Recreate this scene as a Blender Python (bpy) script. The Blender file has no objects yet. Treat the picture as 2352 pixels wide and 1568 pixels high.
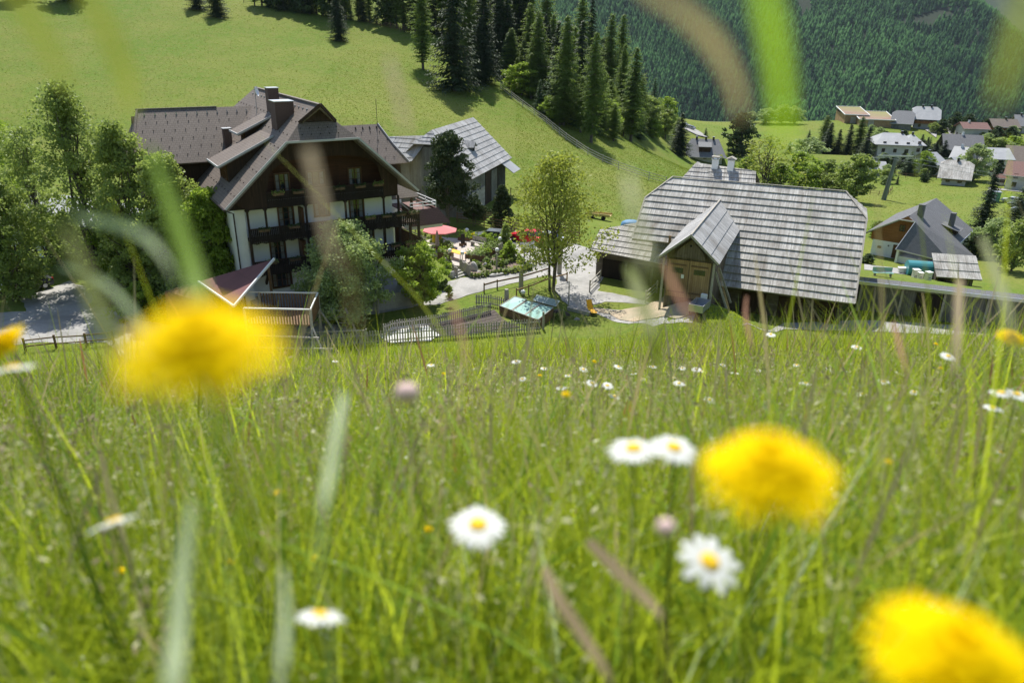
import bpy, bmesh, math, random
import numpy as np
from mathutils import Vector, Matrix
from mathutils.geometry import delaunay_2d_cdt
random.seed(7); rng=np.random.default_rng(11)
S=bpy.context.scene; COL=S.collection
# ---------------------------------------------------------------- camera, world, sun
F=1688.0; PIT=math.radians(22.75); RO=math.radians(0.85); CAMH=22.0
CAMP=np.array([0,0,CAMH]); FW=np.array([0,math.cos(PIT),-math.sin(PIT)]); UP=np.array([0,math.sin(PIT),math.cos(PIT)]); RT=np.array([1.0,0,0])
cd=bpy.data.cameras.new('camera'); cam=bpy.data.objects.new('camera',cd); COL.objects.link(cam); S.camera=cam
cd.sensor_width=36; cd.lens=36*F/2352; cd.clip_start=0.02; cd.clip_end=20000
cd.dof.use_dof=True; cd.dof.focus_distance=76; cd.dof.aperture_fstop=3.2
cr=math.cos(RO)*RT+math.sin(RO)*UP; cu=-math.sin(RO)*RT+math.cos(RO)*UP
cam.matrix_world=Matrix(((cr[0],cu[0],-FW[0],0),(cr[1],cu[1],-FW[1],0),(cr[2],cu[2],-FW[2],CAMH),(0,0,0,1)))
SUN_EL=math.radians(57); SUN_AZ=math.radians(-8)   # azimuth measured from +Y towards +X
w=bpy.data.worlds.new("World"); S.world=w; w.use_nodes=True
nt=w.node_tree; bg=nt.nodes['Background']; sk=nt.nodes.new('ShaderNodeTexSky'); sk.sky_type='NISHITA'; sk.sun_disc=False
sk.sun_elevation=SUN_EL; sk.sun_rotation=SUN_AZ; nt.links.new(sk.outputs[0],bg.inputs[0]); bg.inputs[1].default_value=0.12
sl=bpy.data.lights.new('sun','SUN'); sl.energy=5.0; sl.angle=math.radians(0.5); sl.color=(1,0.96,0.88)
so=bpy.data.objects.new('sun',sl); COL.objects.link(so)
sd=Vector((math.sin(SUN_AZ)*math.cos(SUN_EL),math.cos(SUN_AZ)*math.cos(SUN_EL),math.sin(SUN_EL)))
so.rotation_euler=sd.to_track_quat('Z','Y').to_euler()
S.view_settings.view_transform='Standard'; S.view_settings.look='None'; S.view_settings.exposure=0.45; S.view_settings.gamma=1
S.render.engine='CYCLES'; S.cycles.max_bounces=5; S.cycles.transparent_max_bounces=8; S.cycles.volume_bounces=0
# ---------------------------------------------------------------- photo rays
def ray(px,py):
    X,Y=px-1176,py-784; c,s=math.cos(RO),math.sin(RO)
    x=c*X+s*Y; y=-s*X+c*Y
    return FW+x/F*RT-y/F*UP
def at(px,py,depth): return CAMP+ray(px,py)*depth
# ---------------------------------------------------------------- terrain height
def P(px,py,y):
    r=ray(px,py); t=y/r[1]; return tuple(CAMP+t*r)
CP=[P(530,0,230),P(945,75,210),P(1150,200,170),P(1270,290,155),P(1370,360,140),P(1510,415,130),P(1045,220,160),P(1440,330,165),
 (40,190,-9.6),(56,235,-15),P(500,50,200),P(785,95,200),(-147,230,38),(-150,150,20),(-100,150,14),(-100,100,3),(-100,60,1),(-140,60,5),(-60,105,1.5),(-30,102,1.2),(-30,130,9),
 (-8,103,0.9),(0,97,0),(-81,280,37),(-28,280,33),(0,240,24),(30,240,8),(10,200,12),(20,300,12),(45,300,-6),(-60,400,44),(-200,300,50),(10,400,10),
 (45,130,-7),(30,110,-4.5),(42,103,-6.8),(55,108,-8.6),(62,100,-8.4),(75,110,-9.2),(90,179,-14),(58,215,-14.5),(133,193,-14.5),(104,222,-15),(160,215,-15.5),(100,250,-15.5),(160,260,-14.5),
 (75,330,-12.9),(110,332,-11.2),(142,330,-10.2),(180,330,-12.5),(235,330,-10.5),(200,280,-14.5),(300,330,-6),(250,230,-14),(85,400,-26),(174,400,-24),(270,400,-22),(120,520,-60),(300,520,-55),(-100,520,30),(0,520,-30),
 (40,85,-3.5),(60,85,-6.5),(47,72,-1.5),(60,72,-2.5),(100,80,-7),(85,120,-10),(110,140,-12),(200,150,-13),(150,100,-9),(18,100,-2.5),
 (-60,30,0),(0,30,0),(40,30,0),(80,30,-1),(120,20,-2),(-60,-20,0),(0,-20,0),(60,-20,0),(-150,0,2)]
for x in range(-50,31,16):
    for y in (48,62,76,88): CP.append((x,y,0.0))
CP=np.array(CP,float); _sc=lambda a:a
def _k(r): return r
_D=np.sqrt(((CP[:,None,:2]-CP[None,:,:2])**2).sum(-1)); _n=len(CP)
_A=np.zeros((_n+3,_n+3)); _A[:_n,:_n]=_k(_D)-np.eye(_n)*1.0; _A[:_n,_n]=1; _A[:_n,_n+1:]=CP[:,:2]; _A[_n:,:_n]=_A[:_n,_n:].T
_w=np.linalg.solve(_A,np.concatenate([CP[:,2],[0,0,0]]))
def sm(a,b,x): t=np.clip((x-a)/(b-a),0,1); return t*t*(3-2*t)
def T(x,y):
    x=np.asarray(x,float); y=np.asarray(y,float); sh=np.broadcast(x,y).shape
    X=np.broadcast_to(x,sh).ravel(); Y=np.broadcast_to(y,sh).ravel()
    o=np.empty(len(X))
    for i in range(0,len(X),20000):
        a=X[i:i+20000]; b=Y[i:i+20000]
        r=np.sqrt((a[:,None]-CP[None,:,0])**2+(b[:,None]-CP[None,:,1])**2)
        o[i:i+20000]=r@_w[:_n]+_w[_n]+_w[_n+1]*a+_w[_n+2]*b
    base=o
    m=sm(-62,-48,X)*(1-sm(31,38,X))*(1-sm(87,96,Y))*sm(20,30,Y)      # flat yard
    base=base*(1-m)
    base=base+2.9*np.exp(-(((X-14.5)/4.6)**2+((Y-52.5)/5.2)**2)**1.4)   # earth ramp up to the barn door
    hill=21.4-0.4316*Y+0.0533*X+0.05*np.sin(X*0.3+1)*sm(2,12,Y)
    k=0.8
    r=0.5*(base+hill+np.sqrt((base-hill)**2+k*k))
    r=r+ (0.10*np.sin(X*.31+.4*np.sin(Y*.13))*np.sin(Y*.23+1)+.25*np.sin(X*.07+2)*np.sin(Y*.061))*sm(100,120,Y)
    return r.reshape(sh)
def Tz(x,y): return float(T(np.array([x]),np.array([y]))[0])
_ts=np.geomspace(25,430,260)
def hit(px,py,extra=0):
    r=ray(px,py); Q=CAMP[None]+_ts[:,None]*r[None]
    d=Q[:,2]-extra-T(Q[:,0],Q[:,1]); i=np.argmax(d<0) if (d<0).any() else len(d)-1
    a,b=_ts[max(i-1,0)],_ts[i]
    for _ in range(14):
        c=(a+b)/2; q=CAMP+c*r
        if q[2]-extra-Tz(q[0],q[1])<0: b=c
        else: a=c
    q=CAMP+b*r; return np.array([q[0],q[1],Tz(q[0],q[1])+extra]),b
# ---------------------------------------------------------------- object helpers
def tagp(o,label=None,cat=None,group=None,kind=None):
    if label: o['label']=label
    if cat: o['category']=cat
    if group: o['group']=group
    if kind: o['kind']=kind
    return o
def thing(name,label,cat,loc=(0,0,0),rz=0,group=None):
    o=bpy.data.objects.new(name,None); COL.objects.link(o); o.location=loc; o.rotation_euler=(0,0,rz); o.empty_display_size=.3
    return tagp(o,label,cat,group)
def newmesh(name,v,f,mats=(),mi=None,uv=True,smooth=False):
    me=bpy.data.meshes.new(name); me.from_pydata([tuple(map(float,p)) for p in v],[],f)
    for m in mats: me.materials.append(m)
    if mi is not None and len(mats)>1: me.polygons.foreach_set('material_index',mi)
    if smooth: me.polygons.foreach_set('use_smooth',[True]*len(me.polygons))
    me.update()
    if uv and len(me.polygons):
        L=me.uv_layers.new(name='UVMap'); co=np.empty(len(me.vertices)*3); me.vertices.foreach_get('co',co); co=co.reshape(-1,3)
        nf=len(me.polygons); nr=np.empty(nf*3); me.polygons.foreach_get('normal',nr); nr=nr.reshape(-1,3)
        lt=np.empty(nf,int); me.polygons.foreach_get('loop_total',lt); li=np.empty(len(me.loops),int); me.loops.foreach_get('vertex_index',li)
        N=np.repeat(nr,lt,0); C=co[li]
        hz=np.stack([-N[:,1],N[:,0],np.zeros(len(N))],1); l=np.linalg.norm(hz,axis=1); flat=l<.12
        hz[flat]=(1,0,0); l[flat]=1; hz/=l[:,None]; vv=np.cross(N,hz); vv[flat]=(0,1,0)
        sg=np.sign(hz[:,0]+1e-3*hz[:,1]+1e-9); 
        L.data.foreach_set('uv',np.stack([(C*hz).sum(1)*sg,(C*vv).sum(1)],1).ravel())
    return me
def mkobj(name,me,parent=None):
    o=bpy.data.objects.new(name,me); COL.objects.link(o)
    if parent is not None: o.parent=parent
    return o
SPLIT={k:v for k,v in (a.split(':') for a in 'supports:support entrance_posts:entrance_post dark_opening:dark_opening balcony_posts:balcony_post lower_balcony_posts:balcony_post garage_opening:garage_opening leg:leg posts:post canopy_posts:canopy_post balcony_braces:balcony_brace garage_door:garage_door stable_door:stable_door door_window:door_window balcony_divider:balcony_divider barn_door:barn_door gutter:gutter stair_handrail:stair_handrail curtain:curtain door_battens:door_batten step_blocks:step stand:stand service_rail:service_rail timber_frame:timber_frame poles:pole roof_edge_trim:roof_edge_trim'.split())}
class MB:
    def __init__(s): s.v=[];s.f=[];s.m=[];s.p=[]
    def add(s,vs,fs,mi=0):
        n=len(s.v); s.p.append((n,len(s.f))); s.v+= [tuple(p) for p in vs]; s.f+=[tuple(i+n for i in f) for f in fs]; s.m+=[mi]*len(fs); return s
    def box(s,x0,x1,y0,y1,z0,z1,mi=0):
        return s.add([(x0,y0,z0),(x1,y0,z0),(x1,y1,z0),(x0,y1,z0),(x0,y0,z1),(x1,y0,z1),(x1,y1,z1),(x0,y1,z1)],
          [(0,3,2,1),(4,5,6,7),(0,1,5,4),(1,2,6,5),(2,3,7,6),(3,0,4,7)],mi)
    def prism(s,poly,off,mi=0):
        n=len(poly); off=np.array(off,float); a=[np.array(p,float) for p in poly]; b=[p+off for p in a]
        nn=np.zeros(3)
        for i in range(n): nn+=np.cross(a[i],a[(i+1)%n])
        if nn@off>0: a=a[::-1]; b=b[::-1]
        fs=[tuple(range(n)),tuple(range(2*n-1,n-1,-1))]+[((i+1)%n,i,i+n,(i+1)%n+n) for i in range(n)]
        return s.add(a+b,fs,mi)
    def beam(s,p,q,w,h=None,mi=0,up=(0,0,1)):
        p=Vector(p);q=Vector(q); d=(q-p).normalized(); U=Vector(up)
        if abs(d.dot(U))>.98: U=Vector((0,1,0))
        sx=d.cross(U).normalized()*(w/2); sy=sx.cross(d).normalized()*((h or w)/2)
        vs=[p-sx-sy,p+sx-sy,p+sx+sy,p-sx+sy,q-sx-sy,q+sx-sy,q+sx+sy,q-sx+sy]
        return s.add(vs,[(0,3,2,1),(4,5,6,7),(0,1,5,4),(1,2,6,5),(2,3,7,6),(3,0,4,7)],mi)
    def tube(s,pts,rs,n=6,mi=0,cap=True):
        pts=[Vector(p) for p in pts]; 
        if not hasattr(rs,'__len__'): rs=[rs]*len(pts)
        vs=[];fs=[]
        for i,p in enumerate(pts):
            d=(pts[min(i+1,len(pts)-1)]-pts[max(i-1,0)]).normalized(); U=Vector((0,0,1)) if abs(d.z)<.9 else Vector((0,1,0))
            a=d.cross(U).normalized(); b=a.cross(d).normalized()
            for k in range(n):
                t=2*math.pi*k/n; vs.append(p+(a*math.cos(t)+b*math.sin(t))*rs[i])
        for i in range(len(pts)-1):
            for k in range(n):
                k2=(k+1)%n; fs.append((i*n+k2,i*n+k,(i+1)*n+k,(i+1)*n+k2))
        if cap: fs.append(tuple(range(n))); fs.append(tuple(range((len(pts))*n-1,(len(pts)-1)*n-1,-1)))
        return s.add(vs,fs,mi)
    def lathe(s,prof,n=12,c=(0,0,0),mi=0):
        vs=[];fs=[]
        for r,z in prof:
            for k in range(n): t=2*math.pi*k/n; vs.append((c[0]+r*math.cos(t),c[1]+r*math.sin(t),c[2]+z))
        for i in range(len(prof)-1):
            for k in range(n): k2=(k+1)%n; fs.append((i*n+k,i*n+k2,(i+1)*n+k2,(i+1)*n+k))
        return s.add(vs,fs,mi)
    def build(s,name,mat,parent=None,smooth=False):
        if name in SPLIT and len(s.p)>1:                 # every post, leg, door leaf is a part of its own
            e=s.p[1:]+[(len(s.v),len(s.f))]; o=None
            for (v0,f0),(v1,f1) in zip(s.p,e):
                o=mkobj(SPLIT[name],newmesh(SPLIT[name],s.v[v0:v1],[tuple(i-v0 for i in f) for f in s.f[f0:f1]],mat if isinstance(mat,(list,tuple)) else [mat],s.m[f0:f1],True,smooth),parent)
            return o
        mats=mat if isinstance(mat,(list,tuple)) else [mat]
        return mkobj(name,newmesh(name,s.v,s.f,mats,s.m,True,smooth),parent)
def copy_tree(o,parent=None):
    c=o.copy(); COL.objects.link(c); c.parent=parent
    for ch in list(o.children): copy_tree(ch,c)
    return c
def fastmesh(name,V,Fq,mat,rnd=None,k=None):
    """V (n,3); Fq (m,k) index array; rnd (n,) per vertex attribute"""
    me=bpy.data.meshes.new(name); m,k=Fq.shape
    me.vertices.add(len(V)); me.vertices.foreach_set('co',V.astype(np.float32).ravel())
    me.loops.add(m*k); me.loops.foreach_set('vertex_index',Fq.astype(np.int32).ravel())
    me.polygons.add(m); me.polygons.foreach_set('loop_start',np.arange(0,m*k,k,dtype=np.int32)); me.polygons.foreach_set('loop_total',np.full(m,k,dtype=np.int32))
    me.materials.append(mat)
    if rnd is not None:
        a=me.attributes.new('rnd','FLOAT','POINT'); a.data.foreach_set('value',rnd.astype(np.float32))
    me.update(calc_edges=True); return me
# ---------------------------------------------------------------- materials
def mat(name,col,rough=.8,metal=0,spec=.3):
    m=bpy.data.materials.new(name); m.use_nodes=True; b=m.node_tree.nodes['Principled BSDF']
    b.inputs['Base Color'].default_value=(*col,1); b.inputs['Roughness'].default_value=rough; b.inputs['Metallic'].default_value=metal
    b.inputs['Specular IOR Level'].default_value=spec; return m
class NG:
    def __init__(s,m): s.t=m.node_tree; s.b=s.t.nodes['Principled BSDF']
    def n(s,ty,**k):
        x=s.t.nodes.new(ty)
        for a,b in k.items():
            if a.startswith('i_'): x.inputs[int(a[2:]) if a[2:].isdigit() else a[2:].replace('_',' ')].default_value=b
            else: setattr(x,a,b)
        return x
    def l(s,a,b): s.t.links.new(a,b)
    def coord(s,kind='Object',scale=(1,1,1),src=None):
        mp=s.n('ShaderNodeMapping'); mp.inputs['Scale'].default_value=scale
        s.l(src or s.n('ShaderNodeTexCoord').outputs[kind],mp.inputs[0]); return mp.outputs[0]
    def noise(s,vec,scale,detail=4,rough=.6):
        x=s.n('ShaderNodeTexNoise'); x.inputs['Scale'].default_value=scale; x.inputs['Detail'].default_value=detail; x.inputs['Roughness'].default_value=rough
        s.l(vec,x.inputs['Vector']); return x.outputs['Fac']
    def ramp(s,fac,stops):
        r=s.n('ShaderNodeValToRGB'); e=r.color_ramp.elements
        while len(e)>1: e.remove(e[-1])
        e[0].position=stops[0][0]; e[0].color=(*stops[0][1],1)
        for p,c in stops[1:]: q=e.new(p); q.color=(*c,1)
        s.l(fac,r.inputs[0]); return r.outputs[0]
    def mix(s,fac,a,b,mode='MIX'):
        x=s.n('ShaderNodeMix',data_type='RGBA',blend_type=mode)
        for i,v in ((0,fac),(6,a),(7,b)):
            if isinstance(v,(int,float)): x.inputs[i].default_value=v
            elif isinstance(v,tuple): x.inputs[i].default_value=(*v,1)
            else: s.l(v,x.inputs[i])
        return x.outputs[2]
    def math(s,op,a,b=0):
        x=s.n('ShaderNodeMath',operation=op)
        for i,v in ((0,a),(1,b)):
            if isinstance(v,(int,float)): x.inputs[i].default_value=v
            else: s.l(v,x.inputs[i])
        return x.outputs[0]
    def bump(s,h,strength=.5,dist=.02):
        x=s.n('ShaderNodeBump'); x.inputs['Strength'].default_value=strength; x.inputs['Distance'].default_value=dist
        s.l(h,x.inputs['Height']); s.l(x.outputs[0],s.b.inputs['Normal'])
    def base(s,c): s.l(c,s.b.inputs['Base Color'])
def planks(name,c1,c2,wd=.15,horiz=False,rough=.85,streak=1.0,length=2.5):
    m=mat(name,c1,rough); g=NG(m); tc=g.n('ShaderNodeTexCoord'); sp=g.n('ShaderNodeSeparateXYZ'); g.l(tc.outputs['UV'],sp.inputs[0])
    a,b=(sp.outputs[1],sp.outputs[0]) if horiz else (sp.outputs[0],sp.outputs[1])
    idx=g.math('FLOOR',g.math('DIVIDE',a,wd)); wn0=g.n('ShaderNodeTexWhiteNoise',noise_dimensions='1D'); g.l(idx,wn0.inputs['W'])
    row=g.math('FLOOR',g.math('ADD',g.math('DIVIDE',b,length),g.math('MULTIPLY',wn0.outputs[0],3.7)))
    cb=g.n('ShaderNodeCombineXYZ'); g.l(idx,cb.inputs[0]); g.l(row,cb.inputs[1]); wn=g.n('ShaderNodeTexWhiteNoise',noise_dimensions='2D'); g.l(cb.outputs[0],wn.inputs['Vector'])
    sc=(1.2,14,1) if horiz else (14,1.2,1)
    n1=g.noise(g.coord('UV',sc),1.0*streak,5,.65); n2=g.noise(g.coord('UV',(.35,.35,1)),1,3)
    c=g.mix(g.math('ADD',g.math('MULTIPLY',wn.outputs[0],.6),g.math('MULTIPLY',g.math('SUBTRACT',n1,.3),.9)),c1,c2)
    n4=g.noise(g.coord('UV',(.9,.22,1)),1,5,.7)
    c=g.mix(g.math('MULTIPLY',g.math('SUBTRACT',n2,.38),2.0),c,tuple(x*.62 for x in c1)); c=g.mix(g.ramp(n4,[(.52,(0,0,0)),(.72,(.75,.75,.75))]),c,(c1[0]*.62,c1[1]*.52,c1[2]*.42))
    fr=g.math('ABSOLUTE',g.math('SUBTRACT',g.math('FRACT',g.math('DIVIDE',a,wd)),.5)); gap=g.math('GREATER_THAN',fr,.455)
    c=g.mix(g.math('MULTIPLY',gap,.75),c,tuple(x*.25 for x in c1)); g.base(c)
    g.bump(g.math('SUBTRACT',n1,g.math('MULTIPLY',gap,1.0)),.5,.012); return m
def tiles(name,c1,c2,bw=.3,bh=.16,rough=.75,mort=(.02,.016,.014)):
    m=mat(name,c1,rough); g=NG(m); br=g.n('ShaderNodeTexBrick'); g.l(g.coord('UV'),br.inputs['Vector'])
    br.inputs['Color1'].default_value=(*c1,1); br.inputs['Color2'].default_value=(*c2,1); br.inputs['Mortar'].default_value=(*mort,1)
    br.inputs['Scale'].default_value=1; br.inputs['Mortar Size'].default_value=.014; br.inputs['Brick Width'].default_value=bw; br.inputs['Row Height'].default_value=bh; br.inputs['Mortar Smooth'].default_value=.3
    n=g.noise(g.coord('UV',(.5,.5,1)),1,5); n2=g.noise(g.coord('UV',(9,2.5,1)),1,3)
    c=g.mix(g.math('MULTIPLY',n,.5),br.outputs['Color'],tuple(min(1,x*1.45) for x in c1)); c=g.mix(g.math('MULTIPLY',n2,.35),c,tuple(x*.6 for x in c1)); g.base(c)
    g.bump(g.math('SUBTRACT',1,br.outputs['Fac']),.35,.02); return m
def mottled(name,c1,c2,scale=2,rough=.9,bump=.3,bd=.02,c3=None,s3=.15,detail=6):
    m=mat(name,c1,rough); g=NG(m); v=g.coord('Object'); n=g.noise(v,scale,detail,.65)
    c=g.ramp(n,[(.3,c1),(.7,c2)])
    if c3: c=g.mix(g.ramp(g.noise(v,s3,4),[(.42,(0,0,0)),(.62,(1,1,1))]),c,c3)
    g.base(c)
    if bump: g.bump(n,bump,bd)
    return m
def foliage(name,dark,light,trans=.35,rough=.55,spec=.35):
    m=bpy.data.materials.new(name); m.use_nodes=True; g=NG(m); t=g.t
    at_=g.n('ShaderNodeAttribute',attribute_name='rnd'); oi=g.n('ShaderNodeObjectInfo')
    f=g.math('ADD',g.math('MULTIPLY',at_.outputs['Fac'],.8),g.math('MULTIPLY',oi.outputs['Random'],.3))
    c=g.ramp(f,[(0.05,dark),(.95,light)]); g.base(c); g.b.inputs['Roughness'].default_value=rough; g.b.inputs['Specular IOR Level'].default_value=spec
    tr=g.n('ShaderNodeBsdfTranslucent'); g.l(g.mix(.35,c,(min(1,light[0]*1.5),min(1,light[1]*1.6),light[2])),tr.inputs[0])
    mx=g.n('ShaderNodeMixShader'); mx.inputs[0].default_value=trans; g.l(g.b.outputs[0],mx.inputs[1]); g.l(tr.outputs[0],mx.inputs[2])
    g.l(mx.outputs[0],t.nodes['Material Output'].inputs[0]); return m
M={}
M['shingle']=planks('weathered_shingle',(.27,.255,.23),(.70,.68,.64),.10,length=1.6)
M['shingle2']=planks('grey_shingle',(.25,.25,.25),(.55,.55,.55),.14,length=1.8)
M['shingle_under']=mat('shingle_underside',(.09,.08,.07))
M['tile']=tiles('brown_tile',(.175,.143,.12),(.135,.11,.092),.33,.24)
M['tile_rust']=tiles('rust_tile',(.19,.10,.085),(.15,.08,.07))
M['slate']=tiles('dark_slate',(.15,.152,.16),(.115,.118,.125),.32,.2)
M['slate_light']=tiles('grey_sheet_roof',(.17,.175,.185),(.155,.16,.17),.6,.4)
M['plank_dark']=planks('dark_planks',(.03,.018,.012),(.075,.042,.026),.14)
M['plank_black']=planks('blackened_planks',(.018,.013,.011),(.04,.028,.02),.14)
M['plank_red']=planks('red_brown_planks',(.045,.018,.009),(.09,.036,.016),.14,horiz=True)
M['plank_grey']=planks('grey_planks',(.13,.13,.12),(.27,.265,.25),.18)
M['plank_barn']=planks('brown_barn_planks',(.10,.075,.055),(.22,.18,.14),.2)
M['log']=planks('log_wall',(.10,.085,.065),(.23,.20,.165),.24,horiz=True)
M['honey']=planks('honey_planks',(.32,.20,.10),(.50,.34,.18),.16)
M['orange']=planks('orange_planks',(.25,.105,.03),(.36,.17,.06),.15,horiz=True)
M['plaster']=mottled('white_plaster',(.74,.75,.74),(.80,.81,.80),1.2,.9,.1,.004)
M['plaster_dirty']=mottled('cream_plaster',(.60,.57,.50),(.72,.70,.64),.8,.9,.1,.004)
M['trim']=mat('pale_grey_trim',(.42,.42,.42),.5)
M['white']=mat('white_paint',(.8,.8,.78),.45)
M['metal_dark']=mat('dark_metal',(.05,.04,.04),.4,.6)
M['zinc']=mat('zinc_sheet',(.45,.47,.5),.35,.7)
M['village_plaster']=mottled('village_plaster',(.42,.41,.38),(.56,.55,.52),.6,.9,.1,.004)
M['herb']=foliage('meadow_herb_leaves',(.03,.085,.008),(.26,.38,.05),.45,.7,.08)
M['metal_roof']=mottled('pale_metal_roof',(.27,.28,.29),(.38,.385,.39),.4,.5,0)
M['wood_frame']=mat('brown_window_wood',(.10,.045,.02),.5)
M['wood_old']=mottled('old_grey_wood',(.26,.235,.20),(.46,.43,.38),6,.9,.3,.01)
M['wood_brown']=mottled('brown_wood',(.12,.07,.04),(.22,.14,.08),5,.8,.2,.01)
M['stone']=mottled('rough_stone',(.22,.20,.18),(.42,.40,.36),1.8,.95,.6,.05)
gm=mat('window_glass',(.02,.025,.03),.06,0,.9); M['glass']=gm
M['curtain']=mottled('net_curtain',(.16,.16,.15),(.26,.26,.25),5,.9,.2,.01)
M['brick']=tiles('chimney_cladding',(.14,.085,.07),(.11,.07,.06),.25,.09)
M['black']=mat('black_rubber',(.015,.015,.015),.8)
M['red_cloth']=mat('faded_red_cloth',(.62,.20,.20),.85); M['pink_cloth']=mat('pale_pink_cloth',(.80,.55,.48),.85); M['taupe_cloth']=mat('taupe_cloth',(.30,.22,.21),.9)
M['yellow_cloth']=mat('yellow_cloth',(.75,.60,.06),.85); M['cream']=mat('cream_cloth',(.78,.70,.48),.8); M['orange_cloth']=mat('orange_top',(.85,.42,.04),.7)
M['red_metal']=tiles('dull_red_sheet_roof',(.20,.09,.085),(.17,.08,.075),.9,4.0)
M['teal']=mat('teal_glass_lid',(.27,.47,.41),.25,0,.6); M['tank']=mat('turquoise_barrel',(.05,.24,.27),.35,0,.5)
M['lamp']=mat('white_globe',(.85,.85,.83),.3)
M['soil']=mottled('dark_soil',(.06,.048,.042),(.15,.125,.112),7,.95,.9,.08)
_g=NG(M['soil']); _wv=_g.n('ShaderNodeTexWave'); _wv.inputs['Scale'].default_value=.55; _wv.inputs['Distortion'].default_value=1.2; _mp=_g.n('ShaderNodeMapping'); _mp.inputs['Rotation'].default_value=(0,0,math.radians(55)); _g.l(_g.n('ShaderNodeTexCoord').outputs['Object'],_mp.inputs[0]); _g.l(_mp.outputs[0],_wv.inputs['Vector'])
_old=_g.b.inputs['Base Color'].links[0].from_socket; _g.base(_g.mix(_g.math('MULTIPLY',_wv.outputs['Fac'],.55),_old,(.03,.024,.02)))
M['rock']=mottled('pale_rock',(.34,.32,.30),(.58,.56,.53),3,.9,.6,.03)
M['yellow']=mat('yellow_plastic',(.80,.42,.02),.5); M['blue']=mottled('blue_tarp',(.06,.20,.42),(.12,.33,.60),3,.6,.5,.05)
M['green_booth']=mat('green_sheet',(.12,.28,.16),.6)
M['leafL']=foliage('spring_leaves',(.12,.20,.02),(.32,.42,.06),.45)
M['leafM']=foliage('green_leaves',(.11,.165,.04),(.34,.41,.11),.42)
M['leafS']=foliage('silver_green_leaves',(.15,.22,.07),(.38,.46,.20),.4)
M['leafD']=foliage('dark_leaves',(.02,.045,.012),(.07,.115,.03),.22)
M['leafB']=foliage('budding_leaves',(.17,.21,.03),(.36,.39,.07),.45)
M['spruce']=foliage('spruce_needles',(.012,.03,.010),(.045,.075,.020),.12,.7)
M['spruceB']=foliage('young_spruce_needles',(.035,.075,.025),(.09,.15,.05),.2,.7)
M['larch']=foliage('larch_needles',(.07,.125,.02),(.19,.26,.05),.4,.7)
M['pine']=foliage('pine_needles',(.02,.04,.012),(.07,.10,.03),.15,.7)
M['bark']=mottled('grey_bark',(.06,.05,.04),(.15,.13,.11),6,.95,.6,.03)
M['grass_blade']=foliage('grass_blades',(.055,.10,.004),(.50,.56,.04),.6,.5,.2)
M['dry']=foliage('dry_stalks',(.26,.19,.11),(.46,.38,.24),.35,.7)
M['pale_blade']=foliage('pale_grass_blade',(.42,.50,.30),(.55,.62,.42),.4,.6)
M['lime_blade']=foliage('lime_grass_blade',(.20,.34,.01),(.30,.46,.02),.55,.5)
M['olive_blade']=foliage('olive_grass_blade',(.16,.19,.03),(.24,.27,.06),.45,.5)
M['sorrel']=foliage('red_sorrel',(.28,.13,.07),(.42,.20,.12),.35,.7)
M['petal_w']=foliage('white_petals',(.75,.76,.74),(.86,.86,.85),.3,.6)
M['petal_y']=foliage('yellow_petals',(.93,.66,.0),(.98,.80,.0),.4,.8,.05)
M['disc']=mottled('yellow_disc',(.75,.42,.01),(.88,.60,.03),200,.8,0)
M['stem']=foliage('green_stem',(.08,.13,.02),(.14,.2,.04),.2)
M['calyx']=mat('dark_calyx',(.03,.05,.012),.8); M['bud']=mat('pinkish_bud',(.62,.45,.42),.8)
def grass_ground(name,a,b,c,s=1.0):
    m=mat(name,a,.95,0,.1); g=NG(m); v=g.coord('Object'); n1=g.noise(v,.045*s,5,.6); n2=g.noise(v,.55*s,7,.75); n3=g.noise(g.coord('Object',(1,1,1)),2.6*s,6,.8)
    col=g.mix(g.ramp(n1,[(.38,(0,0,0)),(.62,(1,1,1))]),a,b); col=g.mix(g.math('MULTIPLY',g.ramp(n2,[(.42,(0,0,0)),(.66,(1,1,1))]),.7),col,c)
    col=g.mix(g.math('MULTIPLY',g.ramp(n3,[(.46,(0,0,0)),(.62,(1,1,1))]),.6),col,tuple(x*.55 for x in a)); g.base(col)
    g.bump(g.math('ADD',n3,g.math('MULTIPLY',n2,.6)),.7,.18); return m
M['ground']=grass_ground('meadow_ground',(.118,.192,.024),(.182,.214,.042),(.205,.20,.056))
M['gravel']=mottled('pale_gravel',(.30,.29,.275),(.43,.42,.40),7,.95,.6,.04,(.25,.245,.23),.35)
M['paving']=mottled('pinkish_paving',(.42,.37,.33),(.50,.45,.41),5,.9,.2,.01)
M['chips']=mottled('wood_chips',(.26,.20,.13),(.62,.50,.36),11,.95,.9,.04,(.33,.29,.2),.5)
M['fleece']=mottled('white_garden_fleece',(.50,.50,.48),(.66,.66,.64),2.5,.9,.7,.05)
M['mountain']=mottled('forest_floor',(.008,.016,.007),(.02,.035,.012),.02,.95,0)
M['clearing']=mottled('forest_clearing',(.09,.12,.05),(.17,.19,.09),.03,.95,0)
M['forest']=foliage('forest_crowns',(.006,.032,.012),(.075,.18,.05),.15,.9,.05)
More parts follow.
